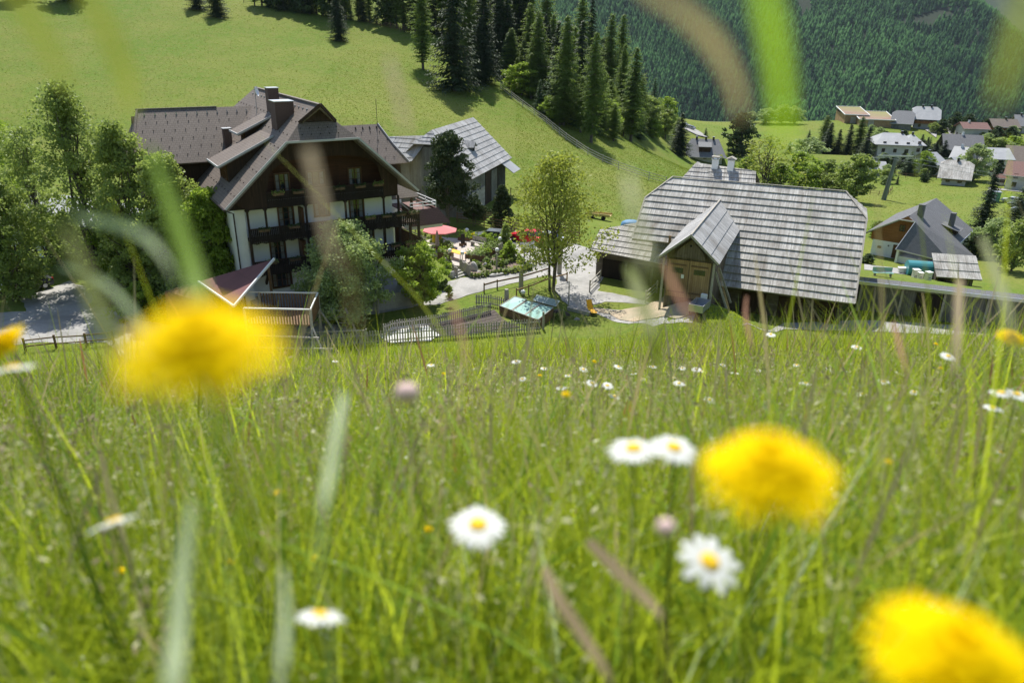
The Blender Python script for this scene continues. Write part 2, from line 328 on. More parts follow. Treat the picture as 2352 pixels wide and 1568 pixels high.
# ================================================================ setting: terrain
def grid_mesh(name,X,Y,Z,m):
    r,c=X.shape; V=np.stack([X.ravel(),Y.ravel(),Z.ravel()],1); i=np.arange(r-1)[:,None]*c+np.arange(c-1)[None]
    Fq=np.stack([i,i+1,i+c+1,i+c],-1).reshape(-1,4); me=fastmesh(name,V,Fq,m); me.polygons.foreach_set('use_smooth',np.ones(len(Fq),bool)); return me
ys=np.concatenate([np.arange(-14,44,1.0),np.arange(44,110,.7),np.arange(110,250,1.6),np.arange(250,530,4.0)])
ss=np.linspace(-1,1,340); ss=np.sign(ss)*np.abs(ss)**1.15
XX=ss[None,:]*(52+np.clip(ys,0,None)*.85)[:,None]; YY=np.repeat(ys[:,None],340,1)
g_=mkobj('ground',grid_mesh('ground',XX,YY,T(XX,YY),M['ground'])); g_['kind']='structure'
def drape(name,poly,m,off=.03,res=1.0,px=True,kind='structure',noise=0):
    pts=[hit(*p)[0][:2] if px else np.array(p) for p in poly]
    out=[]                                             # wavy edges, sampled finely
    for i in range(len(pts)):
        a,b=pts[i],pts[(i+1)%len(pts)]; n=max(1,int(np.linalg.norm(b-a)/(res*.7)))
        for k in range(n):
            q=a+(b-a)*k/n
            if noise and k: q=q+np.array([math.sin(q[0]*2.1+q[1]*1.3),math.cos(q[0]*1.7-q[1]*2.3)])*noise
            out.append(Vector((q[0],q[1])))
    n=len(out); xs=[p.x for p in out]; y_=[p.y for p in out]
    def inside(x,y):
        c=False; j=n-1
        for i in range(n):
            if (out[i].y>y)!=(out[j].y>y) and x<(out[j].x-out[i].x)*(y-out[i].y)/(out[j].y-out[i].y)+out[i].x: c=not c
            j=i
        return c
    allp=list(out); x=min(xs)
    while x<max(xs):
        y=min(y_)
        while y<max(y_):
            if inside(x,y): allp.append(Vector((x,y)))
            y+=res
        x+=res
    r=delaunay_2d_cdt(allp,[(i,(i+1)%n) for i in range(n)],[],1,1e-4)
    v=np.array([(p.x,p.y) for p in r[0]]); z=T(v[:,0],v[:,1])+off
    me=newmesh(name,[(a[0],a[1],b) for a,b in zip(v,z)],[tuple(f) for f in r[2]],[m],uv=False)
    o=mkobj(name,me)
    if sum(p.normal.z for p in me.polygons)<0: me.flip_normals()
    if kind: o['kind']=kind
    return o
drape('road',[(940,668),(1017,653),(1058,638.5),(1083,637),(1148,630),(1222,617),(1195,600),(1181,581),(1168,560),(1140,555),(1168,543),(1250,546),(1311,557),(1355,573),(1400,585),(1385,640),(1372,668),(1340,692),(1290,690),(1275,662),(1278,640),(1262,630),(1165,653.6),(1115.7,666),(1060,684),(1010,700),(940,705)],M['gravel'],.035,noise=.12)
drape('paved_yard',[(560,700),(700,690),(940,668),(950,706),(860,722),(700,735),(560,745)],M['gravel'],.03)
drape('parking_lot',[(44,686),(160,645),(215,668),(246,703),(300,731),(470,760),(560,745),(690,735),(800,750),(780,800),(600,850),(246,788),(70,788),(-40,800),(-40,720),(60,716)],M['gravel'],.03,noise=.15)
drape('gravel_path',[(1305,702),(1290,690),(1340,692),(1372,668),(1440,680),(1478,690),(1500,700),(1455,697),(1390,693),(1340,705),(1420,712),(1500,714),(1600,716),(1590,742),(1500,750),(1460,742),(1370,720)],M['gravel'],.025,noise=.1)
drape('wood_chips',[(1340,706),(1420,714),(1480,705),(1530,680),(1570,678),(1600,690),(1595,722),(1560,732),(1480,735),(1400,722)],M['chips'],.07,.5,noise=.12)
drape('driveway',[(1700,748),(1800,742),(1900,739),(1960,736),(2100,742),(2250,752),(2420,768),(2420,800),(2270,772),(2100,766),(1930,760),(1800,757)],M['gravel'],.05,noise=.1)
drape('garden_bed',[(960,748),(1080,728),(1135,712),(1165,742),(1195,752),(1110,762),(1010,772)],M['soil'],.06,.5)
drape('garden_fleece',[(870,775),(900,753),(975,745),(1010,772),(990,784),(900,790)],M['fleece'],.09,.4,noise=.05)
drape('house_forecourt',[(1985,607),(2100,620),(2090,632),(2040,626),(1985,620)],M['gravel'],.05)
drape('valley_road',[(1566,287),(1580,288),(1610,306),(1625,318),(1600,312),(1572,298)],M['gravel'],.35,4)
drape('footpath',[(1600,372),(1606,372),(1632,388),(1700,420),(1692,422),(1626,392)],M['gravel'],.15,2)
drape('farm_track',[(2172,293),(2180,296),(2192,312),(2190,330),(2178,352),(2172,352),(2182,328),(2182,314)],M['gravel'],.3,3)
drape('farm_yard',[(2125,300),(2140,296),(2152,306),(2150,318),(2142,312)],M['gravel'],.3,3)
drape('village_road',[(2270,432),(2420,446),(2420,449),(2270,435)],M['gravel'],.12,2)
# rockery bed
RB=[(1083,636),(1148,629),(1222,616),(1200,600),(1170,585),(1140,583),(1100,590),(1068,607),(1064,622)]
drape('rockery_bed',RB,mottled('rockery_soil',(.12,.085,.075),(.26,.19,.165),5,.95,.8,.08,(.10,.13,.04),.6),.22,.5)
# ---------------------------------------------------------------- mountain
def Mz(x,y):
    d=np.sqrt(x*x+y*y)
    base=-120+.47*(y-1500+ .10*(x-600)) +22*np.sin(x*.006+1.3)+10*np.sin(x*.017+y*.004)+6*np.sin(x*.031+2)
    az=x/y; el=np.interp(az,[-.2,.3,.48,.55,.60,.645,.70,.78],[.14,.12,.085,.048,.018,-.012,-.04,-.08])
    cap=22+el*y+4*np.sin(x*.02)
    z=.5*(base+cap-np.sqrt((base-cap)**2+400))
    lo=-125+0*x; return np.where(y<1450,np.minimum(z,lo),z)
my=np.concatenate([np.linspace(430,1400,8),np.linspace(1430,2500,75)]); mx=np.linspace(-.45,1.0,110)
MX=mx[None,:]*my[:,None]; MY=np.repeat(my[:,None],110,1); MZ=Mz(MX,MY); MZ=np.where(MY<1440,-70-(MY-430)*.055,MZ)
m_=mkobj('mountain',grid_mesh('mountain',MX,MY,MZ,M['mountain'])); m_['kind']='structure'
fy=np.linspace(5200,7400,30); fx=np.linspace(.1,1.1,50); FX=fx[None]*fy[:,None]; FY=np.repeat(fy[:,None],50,1)
FZ=-200+.62*(FY-5200)+80*np.sin(FX*.0021+1)+40*np.sin(FX*.006+FY*.003)
m2=mkobj('distant_mountain',grid_mesh('distant_mountain',FX,FY,FZ,mottled('distant_forest_slope',(.03,.05,.03),(.10,.13,.06),.004,.95,0))); m2['kind']='structure'
# pixel of a world point (for deciding where the clearing lies)
def pix(Pw):
    q=Pw-CAMP; D=q@FW; x=F*(q@RT)/D; y=-F*(q@UP)/D; c,s=math.cos(RO),math.sin(RO); return 1176+c*x-s*y,784+s*x+c*y
def forest():
    n=42000; az=rng.uniform(-.10,.80,n); y=rng.uniform(1440,2330,n); x=az*y; z=Mz(x,y)
    keep=rng.random(n)< (y/2330)
    # clearings with a shape of their own on the mountain
    cx,cy=965,1905
    r=np.hypot((x-960-0.25*(y-1850))/120,(y-1850)/26); keep&=~((r<1)&(rng.random(n)<.97))
    r2=np.hypot((x-700)/22,(y-2030)/90); keep&=~(r2<1)
    x,y,z=x[keep],y[keep],z[keep]; n=len(x)
    h=rng.uniform(12,26,n)*(1-.25*np.sin(x*.02)*np.sin(y*.03)); R=h*rng.uniform(.23,.34,n)
    sd_=5; tiers=[(0.0,1.0,.62),(.38,.72,.30),(.62,.45,1.0)]
    V=[];Fs=[];Rn=[]; base=0; rn=np.clip(.45+.22*np.sin(x*.012+1.3*np.sin(y*.01))+.12*np.sin(x*.05+y*.04)+.22*rng.normal(size=n),0,1)
    ang=np.arange(sd_)*2*math.pi/sd_
    for (zb,rr,_),zt in zip(tiers,(.66,.84,1.0)):
        a=ang[None]+rng.uniform(0,6,n)[:,None]; rad=R[:,None]*rr*rng.uniform(.75,1.2,(n,sd_))
        ring=np.stack([x[:,None]+rad*np.cos(a),y[:,None]+rad*np.sin(a),z[:,None]+h[:,None]*(zb+rng.uniform(-.03,.03,(n,sd_)))+0*a],-1)
        ap=np.stack([x,y,z+h*zt],-1)[:,None]
        v=np.concatenate([ring,ap],1); V.append(v.reshape(-1,3))
        i=base+np.arange(n)[:,None]*(sd_+1); k=np.arange(sd_)
        Fs.append(np.stack([i+k,i+(k+1)%sd_,np.repeat(i+sd_,sd_,1)],-1).reshape(-1,3)); base+=n*(sd_+1)
        Rn.append(np.repeat(rn,sd_+1))
    o=mkobj('conifer_forest',fastmesh('conifer_forest',np.concatenate(V),np.concatenate(Fs),M['forest'],np.concatenate(Rn)))
    tagp(o,'dark blue-green conifer forest covering the mountainside behind the village','forest',None,'stuff')
forest()
# ================================================================ vegetation meshes
def cards(Cn,size,rnd,aspect=1.6,up=None):
    """little quads at centres Cn, random orientation"""
    n=len(Cn); a=rng.normal(size=(n,3)); a/=np.linalg.norm(a,axis=1)[:,None]; b=rng.normal(size=(n,3)); b-= (a*b).sum(1)[:,None]*a; b/=np.linalg.norm(b,axis=1)[:,None]
    s=np.broadcast_to(size,(n,))[:,None]*rng.uniform(.65,1.3,(n,1)); a=a*s*aspect*.5; b=b*s*.5
    V=np.stack([Cn-a,Cn+b-a*.1,Cn+a,Cn-b-a*.1],1).reshape(-1,3); Fq=np.arange(4*n).reshape(n,4)
    return V,Fq,np.repeat(rnd,4)
def limb(mb,p,q,r0,r1,n=6,wob=.05):
    p=np.array(p,float);q=np.array(q,float);L=np.linalg.norm(q-p); k=4
    pts=[p+(q-p)*i/k+(rng.normal(size=3)*L*wob*(0<i<k)) for i in range(k+1)]
    mb.tube(pts,[r0+(r1-r0)*i/k for i in range(k+1)],n)
def broadleaf(name,H,R,leafm,ncl=150,per=60,leaf=.2,trunk_h=.25,stems=1,profile='round',seed=0,density=.55):
    """returns (trunk_mesh, crown_mesh) for a tree of height H, crown radius R"""
    global rng; sv=rng; rng=np.random.default_rng(seed+100)
    mb=MB(); cen=[]; zb=H*trunk_h
    for k in range(ncl):
        t=rng.random()**.85; z=zb*.7+(H*.97-zb*.7)*t
        if profile=='round': rr=math.sin(math.pi*min(max(.12+.85*t,0),1))**.6
        elif profile=='egg': rr=(math.sin(math.pi*min(.2+.72*t,1))**.8)*(1.05-.35*t)
        elif profile=='cone': rr=(1-t)**.75*1.05+.06
        elif profile=='bush': rr=math.cos(t*math.pi/2)**.55
        elif profile=='columnar': rr=.9*math.sin(math.pi*(.1+.85*t))**.5
        a=rng.uniform(0,2*math.pi); q=rng.random()**density*R*rr*rng.uniform(.75,1.12)
        lob=1+.22*math.sin(3*a+seed)+.15*math.sin(5*a+z*1.3+seed)
        cen.append((q*lob*math.cos(a),q*lob*math.sin(a),z+rng.normal()*.1))
    cen=np.array(cen)
    tr=max(.07,H*.018)
    for s in range(stems):
        a=s*2*math.pi/stems+seed; d=(0 if stems==1 else .12*R)
        top=(d*2.2*math.cos(a),d*2.2*math.sin(a),H*.86)
        limb(mb,(d*.4*math.cos(a),d*.4*math.sin(a),-.15),top,tr/(stems**.5),tr*.12,7,.015)
    for c in cen[::max(1,ncl//34)]:
        zz=max(zb*.6,c[2]*rng.uniform(.45,.7)); limb(mb,(0,0,zz),c,tr*.38*(1-zz/H)+.015,.01,4,.04)
    sc=R*.24
    Cn=[];rn=[]
    for c in cen:
        s=sc*rng.uniform(.6,1.25); p=rng.normal(size=(per,3)); p/=np.linalg.norm(p,axis=1)[:,None]; p*=(rng.random((per,1))**.45)*s; p[:,2]*=.72
        Cn.append(c+p); b=rng.random(); rn.append(np.clip(b*.55+rng.random(per)*.45,0,1))
    V,Fq,r=cards(np.concatenate(Cn),leaf,np.concatenate(rn))
    tm=newmesh(name+'_trunk',mb.v,mb.f,[M['bark']]); cm=fastmesh(name+'_crown',V,Fq,leafm,r); rng=sv; return tm,cm
def conifer(name,H,R,leafm,kind='spruce',seed=0,bare=.06,size=.5):
    global rng; sv=rng; rng=np.random.default_rng(seed+500); mb=MB()
    limb(mb,(0,0,-.3),(0,0,H*.98),H*.014+.05,.02,7,.003)
    Cn=[];rn=[];A=[];Bv=[]
    nw=int(H*(2.3 if kind!='larch' else 2.3)); 
    for w_ in range(nw):
        t=(w_+rng.random()*.6)/nw; z=H*(bare+(1-bare)*t)
        prof=(1-t)**.8 if kind=='spruce' else ((1-t)**.62*min(1,.45+1.6*t) if kind=='larch' else (1-t)**.55*min(1,.6+t))
        rad=R*prof+.12
        nb=max(5,int((10 if kind!='larch' else 10)*(.55+.6*prof)))
        for b in range(nb):
            a=rng.uniform(0,2*math.pi); L=rad*rng.uniform(.6,1.18); droop={'spruce':-.32,'larch':-.12,'pine':.18}[kind]*rng.uniform(.6,1.4)
            d=np.array([math.cos(a),math.sin(a),droop]); k=max(2,int(L/(size*.42)))
            side=np.array([-math.sin(a),math.cos(a),0])
            br=rng.random()
            for i in range(k):
                f=(i+.6)/k; c=np.array([0,0,z])+d*L*f+np.array([0,0,(.16 if kind=='spruce' else .05)*L*f*f])
                wd=size*(1.15-.6*f)
                for sgn in (-1,1):
                    Cn.append(c+side*sgn*wd*.35+rng.normal(size=3)*size*.12); 
                    aa=(d*.5+side*sgn*.75+np.array([0,0,-.25-.3*rng.random()])); A.append(aa/np.linalg.norm(aa)*wd*.62)
                    bb=np.cross(aa,[0,0,1.0])+rng.normal(size=3)*.35; Bv.append(bb/np.linalg.norm(bb)*wd*.20); rn.append(np.clip(.25+.35*f+.4*(br-.5)+.3*rng.normal()*.5,0,1))
            if b%3==0: mb.tube([(0,0,z),tuple(np.array([0,0,z])+d*L*.8)],[.03,.008],3,cap=False)
    Cn=np.array(Cn);A=np.array(A);B=np.array(Bv)
    V=np.stack([Cn-A,Cn+B*.9-A*.1,Cn+A,Cn-B*.9-A*.1],1).reshape(-1,3); Fq=np.arange(len(V)).reshape(-1,4)
    tm=newmesh(name+'_trunk',mb.v,mb.f,[M['bark']]); cm=fastmesh(name+'_crown',V,Fq,leafm,np.repeat(np.array(rn),4)); rng=sv; return tm,cm
ALLTREES=[]
def plant(name,meshes,label,cat,loc,scale=1,rz=None,group=None,sz=None):
    o=thing(name,label,cat,loc,random.uniform(0,6.28) if rz is None else rz,group); o.scale=(scale,scale,sz or scale)
    o.rotation_euler[0]=random.uniform(-.02,.02)
    t=mkobj('trunk',meshes[0],o); c=mkobj('crown',meshes[1],o); ALLTREES.append(o); return o
VAR={}
VAR['spruce']=[conifer('spruce_%d'%i,20,3.9,M['spruce'],'spruce',i,.03,.8) for i in range(3)]
VAR['young']=[conifer('young_%d'%i,10,2.6,M['spruceB'],'spruce',10+i,.02,.55) for i in range(2)]
VAR['larch']=[conifer('larch_%d'%i,20,4.2,M['larch'],'larch',20+i,.10,.78) for i in range(3)]
VAR['pine']=[conifer('pine_%d'%i,12,3.6,M['pine'],'pine',30+i,.1,.65) for i in range(2)]
VAR['broad']=[broadleaf('broad_%d'%i,10,3.6,M['leafM'],110,42,.34,.15,1,'round',i) for i in range(3)]
VAR['light']=[broadleaf('light_%d'%i,10,3.6,M['leafL'],110,42,.32,.12,1,'round',40+i) for i in range(2)]
VAR['dark']=[broadleaf('darkb_%d'%i,10,4,M['leafD'],120,42,.36,.08,1,'egg',50+i) for i in range(1)]
VAR['bare']=[broadleaf('bare_%d'%i,10,4.2,M['leafB'],90,22,.22,.12,3,'round',60+i) for i in range(1)]
VAR['silver']=[broadleaf('silver_%d'%i,10,3.8,M['leafS'],110,42,.32,.12,1,'round',70+i) for i in range(1)]
BASEH={'spruce':20,'young':10,'larch':20,'pine':12,'broad':10,'light':10,'dark':10,'bare':10,'silver':10}
KN={'spruce':'spruce_tree','young':'young_spruce_tree','larch':'larch_tree','pine':'pine_tree','broad':'broadleaf_tree','light':'broadleaf_tree','dark':'broadleaf_tree','bare':'budding_tree','silver':'broadleaf_tree'}
CNT={}
def tree(kind,x,base,hpx,label,group=None,wide=1.0,depth=None):
    q,t=hit(x,base) if depth is None else (None,None)
    if q is None: r=ray(x,base); q=CAMP+r*depth; q[2]=Tz(q[0],q[1]); t=depth
    h=hpx*t/F*1.03; i=CNT.get(kind,0); CNT[kind]=i+1; s=h/BASEH[kind]
    return plant(KN[kind],VAR[kind][i%len(VAR[kind])],label,'tree',(q[0],q[1],q[2]-.1),s*wide,None,group,s)
def ordinal(n): return {1:'leftmost',2:'second from the left',3:'third from the left',4:'fourth from the left',5:'fifth from the left'}.get(n,'%dth from the left'%n)
def row_label(items,fmt):
    """items: list of (kind,x,base,hpx,wide); writes labels by order from the left"""
    items=sorted(items,key=lambda a:a[1]); N=len(items)
    for i,a in enumerate(items):
        o='rightmost' if i==N-1 else ordinal(i+1); yield a,fmt%o
ZX=lambda X,Y:((1180+X/3.733)/1.0884,Y/3.733/1.0884)
grove=[('spruce',100,770,-80,1.15),('spruce',330,700,-50,1),('spruce',60,780,300,1.1),('young',330,760,340,1.1),('larch',420,840,560,1.5),('larch',540,900,480,1.3),('young',650,900,400,1.2),('larch',680,640,-60,1.35),
 ('young',630,1030,760,1.1),('larch',850,1170,250,1.1),('larch',1000,760,40,1.2),('spruce',1090,800,60,1),('larch',990,960,320,1),('larch',1110,1330,400,1.0),('larch',1265,900,210,1.1),('larch',1370,950,220,1),
 ('larch',1375,1200,480,.9),('larch',1480,1320,520,1.2),('broad',1660,1230,1000,1.1),('light',1800,1230,930,1.1),('larch',1900,1400,1120,1.8),('larch',440,640,0,1.2),('larch',540,560,-60,1.2),('dark',1230,760,400,.9),('young',1680,1150,760,1.1),
 ('larch',950,1150,620,1.4),('larch',1190,1250,640,1.2),('young',760,1100,560,1.2),('broad',1290,1150,850,.9),('spruce',240,650,-90,1.1),('larch',1560,1230,760,1.3),('young',470,800,420,1)]
conv=[(k,)+((lambda a,b:(a[0],a[1],a[1]-b[1]))(ZX(X,Yb),ZX(X,Yt)))+(w_,) for k,X,Yb,Yt,w_ in grove]
nmk={'spruce':'tall dark spruce','young':'young blue-green spruce','larch':'pale green larch','broad':'leafy green tree','light':'bright green leafy tree','silver':'grey-green leafy tree','dark':'dark leafy tree'}
for kd in nmk:
    its=[a for a in conv if a[0]==kd]
    if not its: continue
    for a,l in row_label(its,nmk[kd]+' behind the hillside fence, %s of its kind' if len(its)>1 else nmk[kd]+' in the grove behind the hillside fence%.0s'):
        tree(a[0],a[1],a[2],a[3],l,'trees behind the hillside fence',a[4])
tree('larch',972,160,185,'slim larch at the upper left edge of the hillside grove',None,1.05)
tree('spruce',1045,208,268,'broad brown-tinged spruce standing out on the meadow in front of the grove',None,1.25)
tree('spruce',778,95,125,'lone dark spruce on the open hillside meadow above the big brown roof',None,1.15)
tree('spruce',500,40,120,'right one of the two dark spruces at the top of the meadow',None,1.35)
tree('spruce',452,22,110,'left one of the two dark spruces at the top of the meadow',None,1.3)
tree('dark',165,4,120,'dark tree at the top edge of the hillside, upper left corner',None,1.1)
tree('dark',40,2,90,'dark tree in the very top left corner of the hillside',None,1.1)
crest=[(('spruce','larch','young','dark')[i%4 if i%5 else 1],590+i*15.5+random.uniform(-5,5),16+i*2.35+random.uniform(-4,0),random.uniform(65,120)*(.6 if i%4==2 else 1.25),1.05) for i in range(23)]
for a,l in row_label(crest,'tree at the forest edge above the meadow crest, %s'): tree(*a[:4],l,'forest edge above the meadow',a[4])
back=[(('larch','spruce')[i%2],930+i*21+random.uniform(-6,6),70+i*3,random.uniform(130,170),1.1) for i in range(12)]
for a,l in row_label(back,'tree in the dense wood behind the grove, %s'): tree(*a[:4],l,'wood behind the grove',a[4])
dense=[]
for i in range(30):
    x=1075+i*9+random.uniform(-5,5); yb=np.interp(x,[1075,1165,1255,1340],[165,185,255,300])-random.uniform(8,75)
    dense.append(('spruce' if i%3 else 'larch',x,yb,random.uniform(120,210),1.2))
for a,l in row_label(dense,'conifer in the dense dark part of the hillside grove, %s'): tree(*a[:4],l,'dense conifers of the hillside grove',a[4])
fill=[]
for i in range(34):
    f=i/33; x=1165+f*330+random.uniform(-10,10); yb=np.interp(x,[1165,1255,1300,1350,1420,1500],[195,268,300,325,335,325])-random.uniform(0,38)
    fill.append((('larch','young','broad','young','light','larch')[i%6],x,yb,random.uniform(35,75)+(45 if i%6 in (0,5) else 0),1.5))
for a,l in row_label(fill,'smaller tree in the undergrowth of the hillside grove, %s'): tree(*a[:4],l,'undergrowth of the hillside grove',a[4])
# ---- village trees
Z5=lambda X,Y:((1660+X/2.613)/1.0884,(220+Y/2.613)/1.0884)
vt=[('spruce',1560,357,92,1.3,'dark green conifer at the right foot of the hillside slope'),('dark',1697,357,90,1.1,'large dark bushy tree right of the grey hip-roofed house'),('young',1683,380,20,1.2,'tiny conifer beside the large dark bushy tree'),
('young',1620,313,19,1.4,'small dark conifer above the grey hip-roofed house'),('bare',1752,436,116,1.6,'large sparse spring-green tree behind the ridge of the shingled barn'),('light',1832,442,88,1.5,'bright green tree right of the sparse tree behind the barn'),
('silver',1852,380,62,1.4,'grey-green tree left of the dark spruce group'),('spruce',1898,362,76,1.5,'broad leftmost spruce of the dark group in the meadow'),('spruce',1920,362,62,1.3,'short spruce in the middle of the dark group'),('spruce',1943,365,76,1.2,'middle tall spruce of the dark group'),
('larch',1888,345,76,1.3,'pale larch left behind the dark spruce group'),('larch',1966,362,88,1.2,'tall larch on the right of the dark spruce group'),('spruce',1982,380,84,1.1,'rightmost dark spruce of the group beside the shingled turret'),
('light',1788,442,64,1.5,'second bright green tree right of the sparse tree behind the barn'),('broad',1928,452,60,1.3,'small leafy tree between the two leafy trees at the barn ridge end'),('silver',2012,338,34,1.2,'round grey-green tree below the farm barns'),('silver',2003,366,38,1.2,'round tree left of the white inn'),('broad',1895,446,74,1.35,'leafy tree behind the right end of the barn ridge'),('broad',1960,464,104,1.25,'tall leafy tree right of the barn ridge'),
('young',1856,325,26,1.1,'small conifer on the far meadow above the dark spruce group'),('young',1812,352,26,1.3,'small conifer on the meadow behind the bright green tree'),('young',1768,338,26,1.5,'small dark conifer right of the large dark bushy tree'),
('spruce',2070,388,44,1.6,'dark conifer in front of the white inn'),('young',2084,402,52,1.3,'mid green conifer left of the village lime tree'),('dark',2100,368,36,1,'dark tree right in front of the white inn'),('light',2120,400,50,1.2,'bright round tree in the village centre'),
('spruce',2113,348,38,1.5,'dark conifer above the village centre'),('spruce',2126,350,34,1.5,'right one of the dark conifers above the village centre'),('spruce',2143,372,48,1.3,'slim dark conifer beside the village road'),('spruce',2163,370,46,1.7,'pointed dark conifer right of the farm track'),
('broad',2212,368,30,1,'tree in front of the dark-roofed chalet'),('silver',2234,414,80,1.15,'large round lime tree in the village'),('dark',2290,402,34,.9,'slim dark tree before the pale hall'),('dark',2316,385,26,1.2,'small dark tree before the pale hall'),
('dark',2190,303,42,.9,'tall dark tree beside the farm track on the crest'),('dark',2222,294,30,1.3,'round dark tree on the crest left of the brown-roofed house'),('spruce',2350,384,48,1.4,'dark conifer at the right edge of the village'),
('broad',2262,348,32,1.6,'green shrubbery right of the dark-roofed chalet'),('broad',2290,352,34,1.6,'middle green shrubbery on the slope behind the village'),('light',2322,348,34,1.6,'light green shrubbery on the slope at the right edge'),('dark',2030,378,24,1.2,'small dark round tree left of the lift pylon top'),
('dark',2050,382,22,1.2,'small dark round tree right of the lift pylon top'),('silver',1725,283,26,1.3,'first grey-green tree below the mountain forest'),('silver',1760,284,34,1.4,'second grey-green tree below the mountain forest'),('silver',1795,284,42,1.1,'tall poplar-like tree below the mountain forest'),('silver',1822,284,38,1.1,'right poplar-like tree below the mountain forest'),
('silver',2048,270,26,1.5,'pale tree behind the farm barns'),('light',2270,282,22,1.5,'small light tree on the crest behind the brown-roofed house'),('light',2305,284,20,1.5,'small light tree on the crest near the right edge'),
('spruce',2250,540,160,1.15,'tall dark spruce right behind the grey-roofed chalet'),('pine',2318,560,128,1.2,'dark pine right of the grey-roofed chalet'),('silver',2275,590,90,1.25,'bushy grey-green tree between spruce and pine'),('broad',2322,622,118,1.15,'broad leafy tree at the right edge beside the chalet'),
('light',2017,548,42,1.5,'light green bush left behind the grey-roofed chalet'),('young',2094,520,36,1.4,'tip of a small conifer behind the chalet roof'),('dark',1992,606,24,1.6,'dark bush at the left corner of the chalet'),('dark',2232,590,50,1.2,'dark bush close to the right wall of the chalet'),
('broad',1528,320,66,1.1,'bright leafy tree at the right end of the hillside grove'),('light',1500,318,40,1.3,'low leafy bush under the rightmost larches'),('bare',1660,400,14,1.4,'low pale bush on the meadow behind the barn'),('light',1713,395,34,1.3,'light bush left of the sparse tree behind the barn')]
for k,x,b,h,w_,l in vt: tree(k,x,b,h,l,'village and valley trees' if x>1600 else None,w_*(1.45 if k in ('spruce','young','larch') and h<100 else 1.18 if h<70 else 1))
extra=[]
for i in range(110):
    x=random.uniform(1985,2350); b=random.uniform(300,428); 
    if 2040<x<2140 and b>300 and b<330: b+=40
    extra.append((('broad','dark','spruce','dark','silver','young')[i%6],x,b,random.uniform(17,32),1.4))
for a,l in row_label(extra,'small garden tree among the village houses, %s'): tree(*a[:4],l,'garden trees in the village',a[4])
# ---- near trees with their own crowns
def big(x,base,hpx,rpx,label,leafm,**kw):
    nm=kw.pop('name','broadleaf_tree'); q,t=hit(x,base); H=hpx*t/F*1.03; R=rpx*t/F
    return plant(nm,broadleaf('tree_%d'%int(x),H,R,leafm,**kw),label,'tree' if nm.endswith('tree') else 'shrub',(q[0],q[1],q[2]),1,0)
big(1268,668,300,112,'tall half-bare spring tree by the road in front of the shingled barn',M['leafB'],ncl=260,per=40,leaf=.16,trunk_h=.28,stems=3,profile='egg',seed=3,density=.45,name='budding_tree')
big(800,745,228,98,'silvery green tree directly in front of the hotel balconies',M['leafS'],ncl=230,per=110,leaf=.15,trunk_h=.12,stems=3,profile='round',seed=5)
big(968,705,140,60,'round bright green tree right of the hotel by the picket fence',M['leafL'],ncl=130,per=80,leaf=.15,trunk_h=.2,stems=2,profile='round',seed=6)
big(505,700,262,74,'leafy tree left of the hotel corner',M['leafL'],ncl=210,per=90,leaf=.17,trunk_h=.1,stems=2,profile='egg',seed=7)
big(420,695,325,92,'leafy tree in front of the hotel wing',M['leafM'],ncl=230,per=85,leaf=.17,trunk_h=.15,stems=3,profile='egg',seed=8)
big(230,650,430,105,'highest of the leafy trees left of the hotel, with an open crown',M['leafM'],ncl=170,per=85,leaf=.18,trunk_h=.25,stems=3,profile='egg',seed=9,density=.75)
big(110,600,290,80,'leafy tree above the white-roofed building',M['leafM'],ncl=100,per=80,leaf=.18,trunk_h=.25,stems=2,profile='round',seed=12,density=.8)
big(40,690,270,95,'dark leafy tree over the parked car at the left edge',M['leafM'],ncl=190,per=90,leaf=.18,trunk_h=.12,stems=2,profile='round',seed=10)
big(20,540,260,85,'leafy tree at the left edge above the dark one',M['leafL'],ncl=110,per=70,leaf=.2,trunk_h=.3,stems=2,profile='round',seed=11,density=.8)
big(330,680,385,88,'tall leafy tree overlapping the left end of the brown tiled wing roof',M['leafM'],ncl=210,per=85,leaf=.17,trunk_h=.15,stems=2,profile='egg',seed=31)
big(290,640,170,80,'low broad tree filling the gap below the tallest tree',M['leafL'],ncl=130,per=80,leaf=.17,trunk_h=.05,stems=2,profile='bush',seed=32)
big(170,625,130,60,'low dense tree before the pale-roofed building',M['leafM'],ncl=110,per=80,leaf=.17,trunk_h=.05,stems=2,profile='bush',seed=33)
big(250,700,60,42,'low bush at the end of the gravel lot',M['leafM'],ncl=60,per=60,leaf=.15,trunk_h=.02,stems=3,profile='bush',seed=15,name='bush')
big(330,725,75,60,'bushy shrub beside the red-roofed hut',M['leafL'],ncl=80,per=60,leaf=.15,trunk_h=.02,stems=3,profile='bush',seed=16,name='bush')
big(430,735,100,60,'dense shrub behind the red-roofed hut',M['leafM'],ncl=80,per=70,leaf=.15,trunk_h=.02,stems=3,profile='bush',seed=17,name='bush')
big(1030,528,212,62,'dark two-stemmed pine standing in front of the grey barn',M['pine'],ncl=190,per=95,leaf=.2,trunk_h=.3,stems=2,profile='egg',seed=77,name='pine_tree')
big(1152,520,92,31,'small bushy conifer right of the dark pine beside the paddock fence',M['pine'],ncl=120,per=80,leaf=.17,trunk_h=.04,stems=1,profile='cone',seed=78,name='dwarf_pine_tree')
big(1088,520,60,30,'low sparse pine between the dark pine and the small conifer',M['pine'],ncl=60,per=60,leaf=.17,trunk_h=.4,stems=2,profile='round',seed=79,name='dwarf_pine_tree')
big(1162,582,66,24,'conical yellow-green thuja beside the terrace',M['leafM'],ncl=90,per=70,leaf=.11,trunk_h=.02,profile='cone',seed=20,name='thuja_shrub')
big(1170,600,44,26,'round yellow-green shrub below the conical thuja',M['leafL'],ncl=60,per=60,leaf=.11,trunk_h=.02,profile='bush',seed=21,name='shrub')
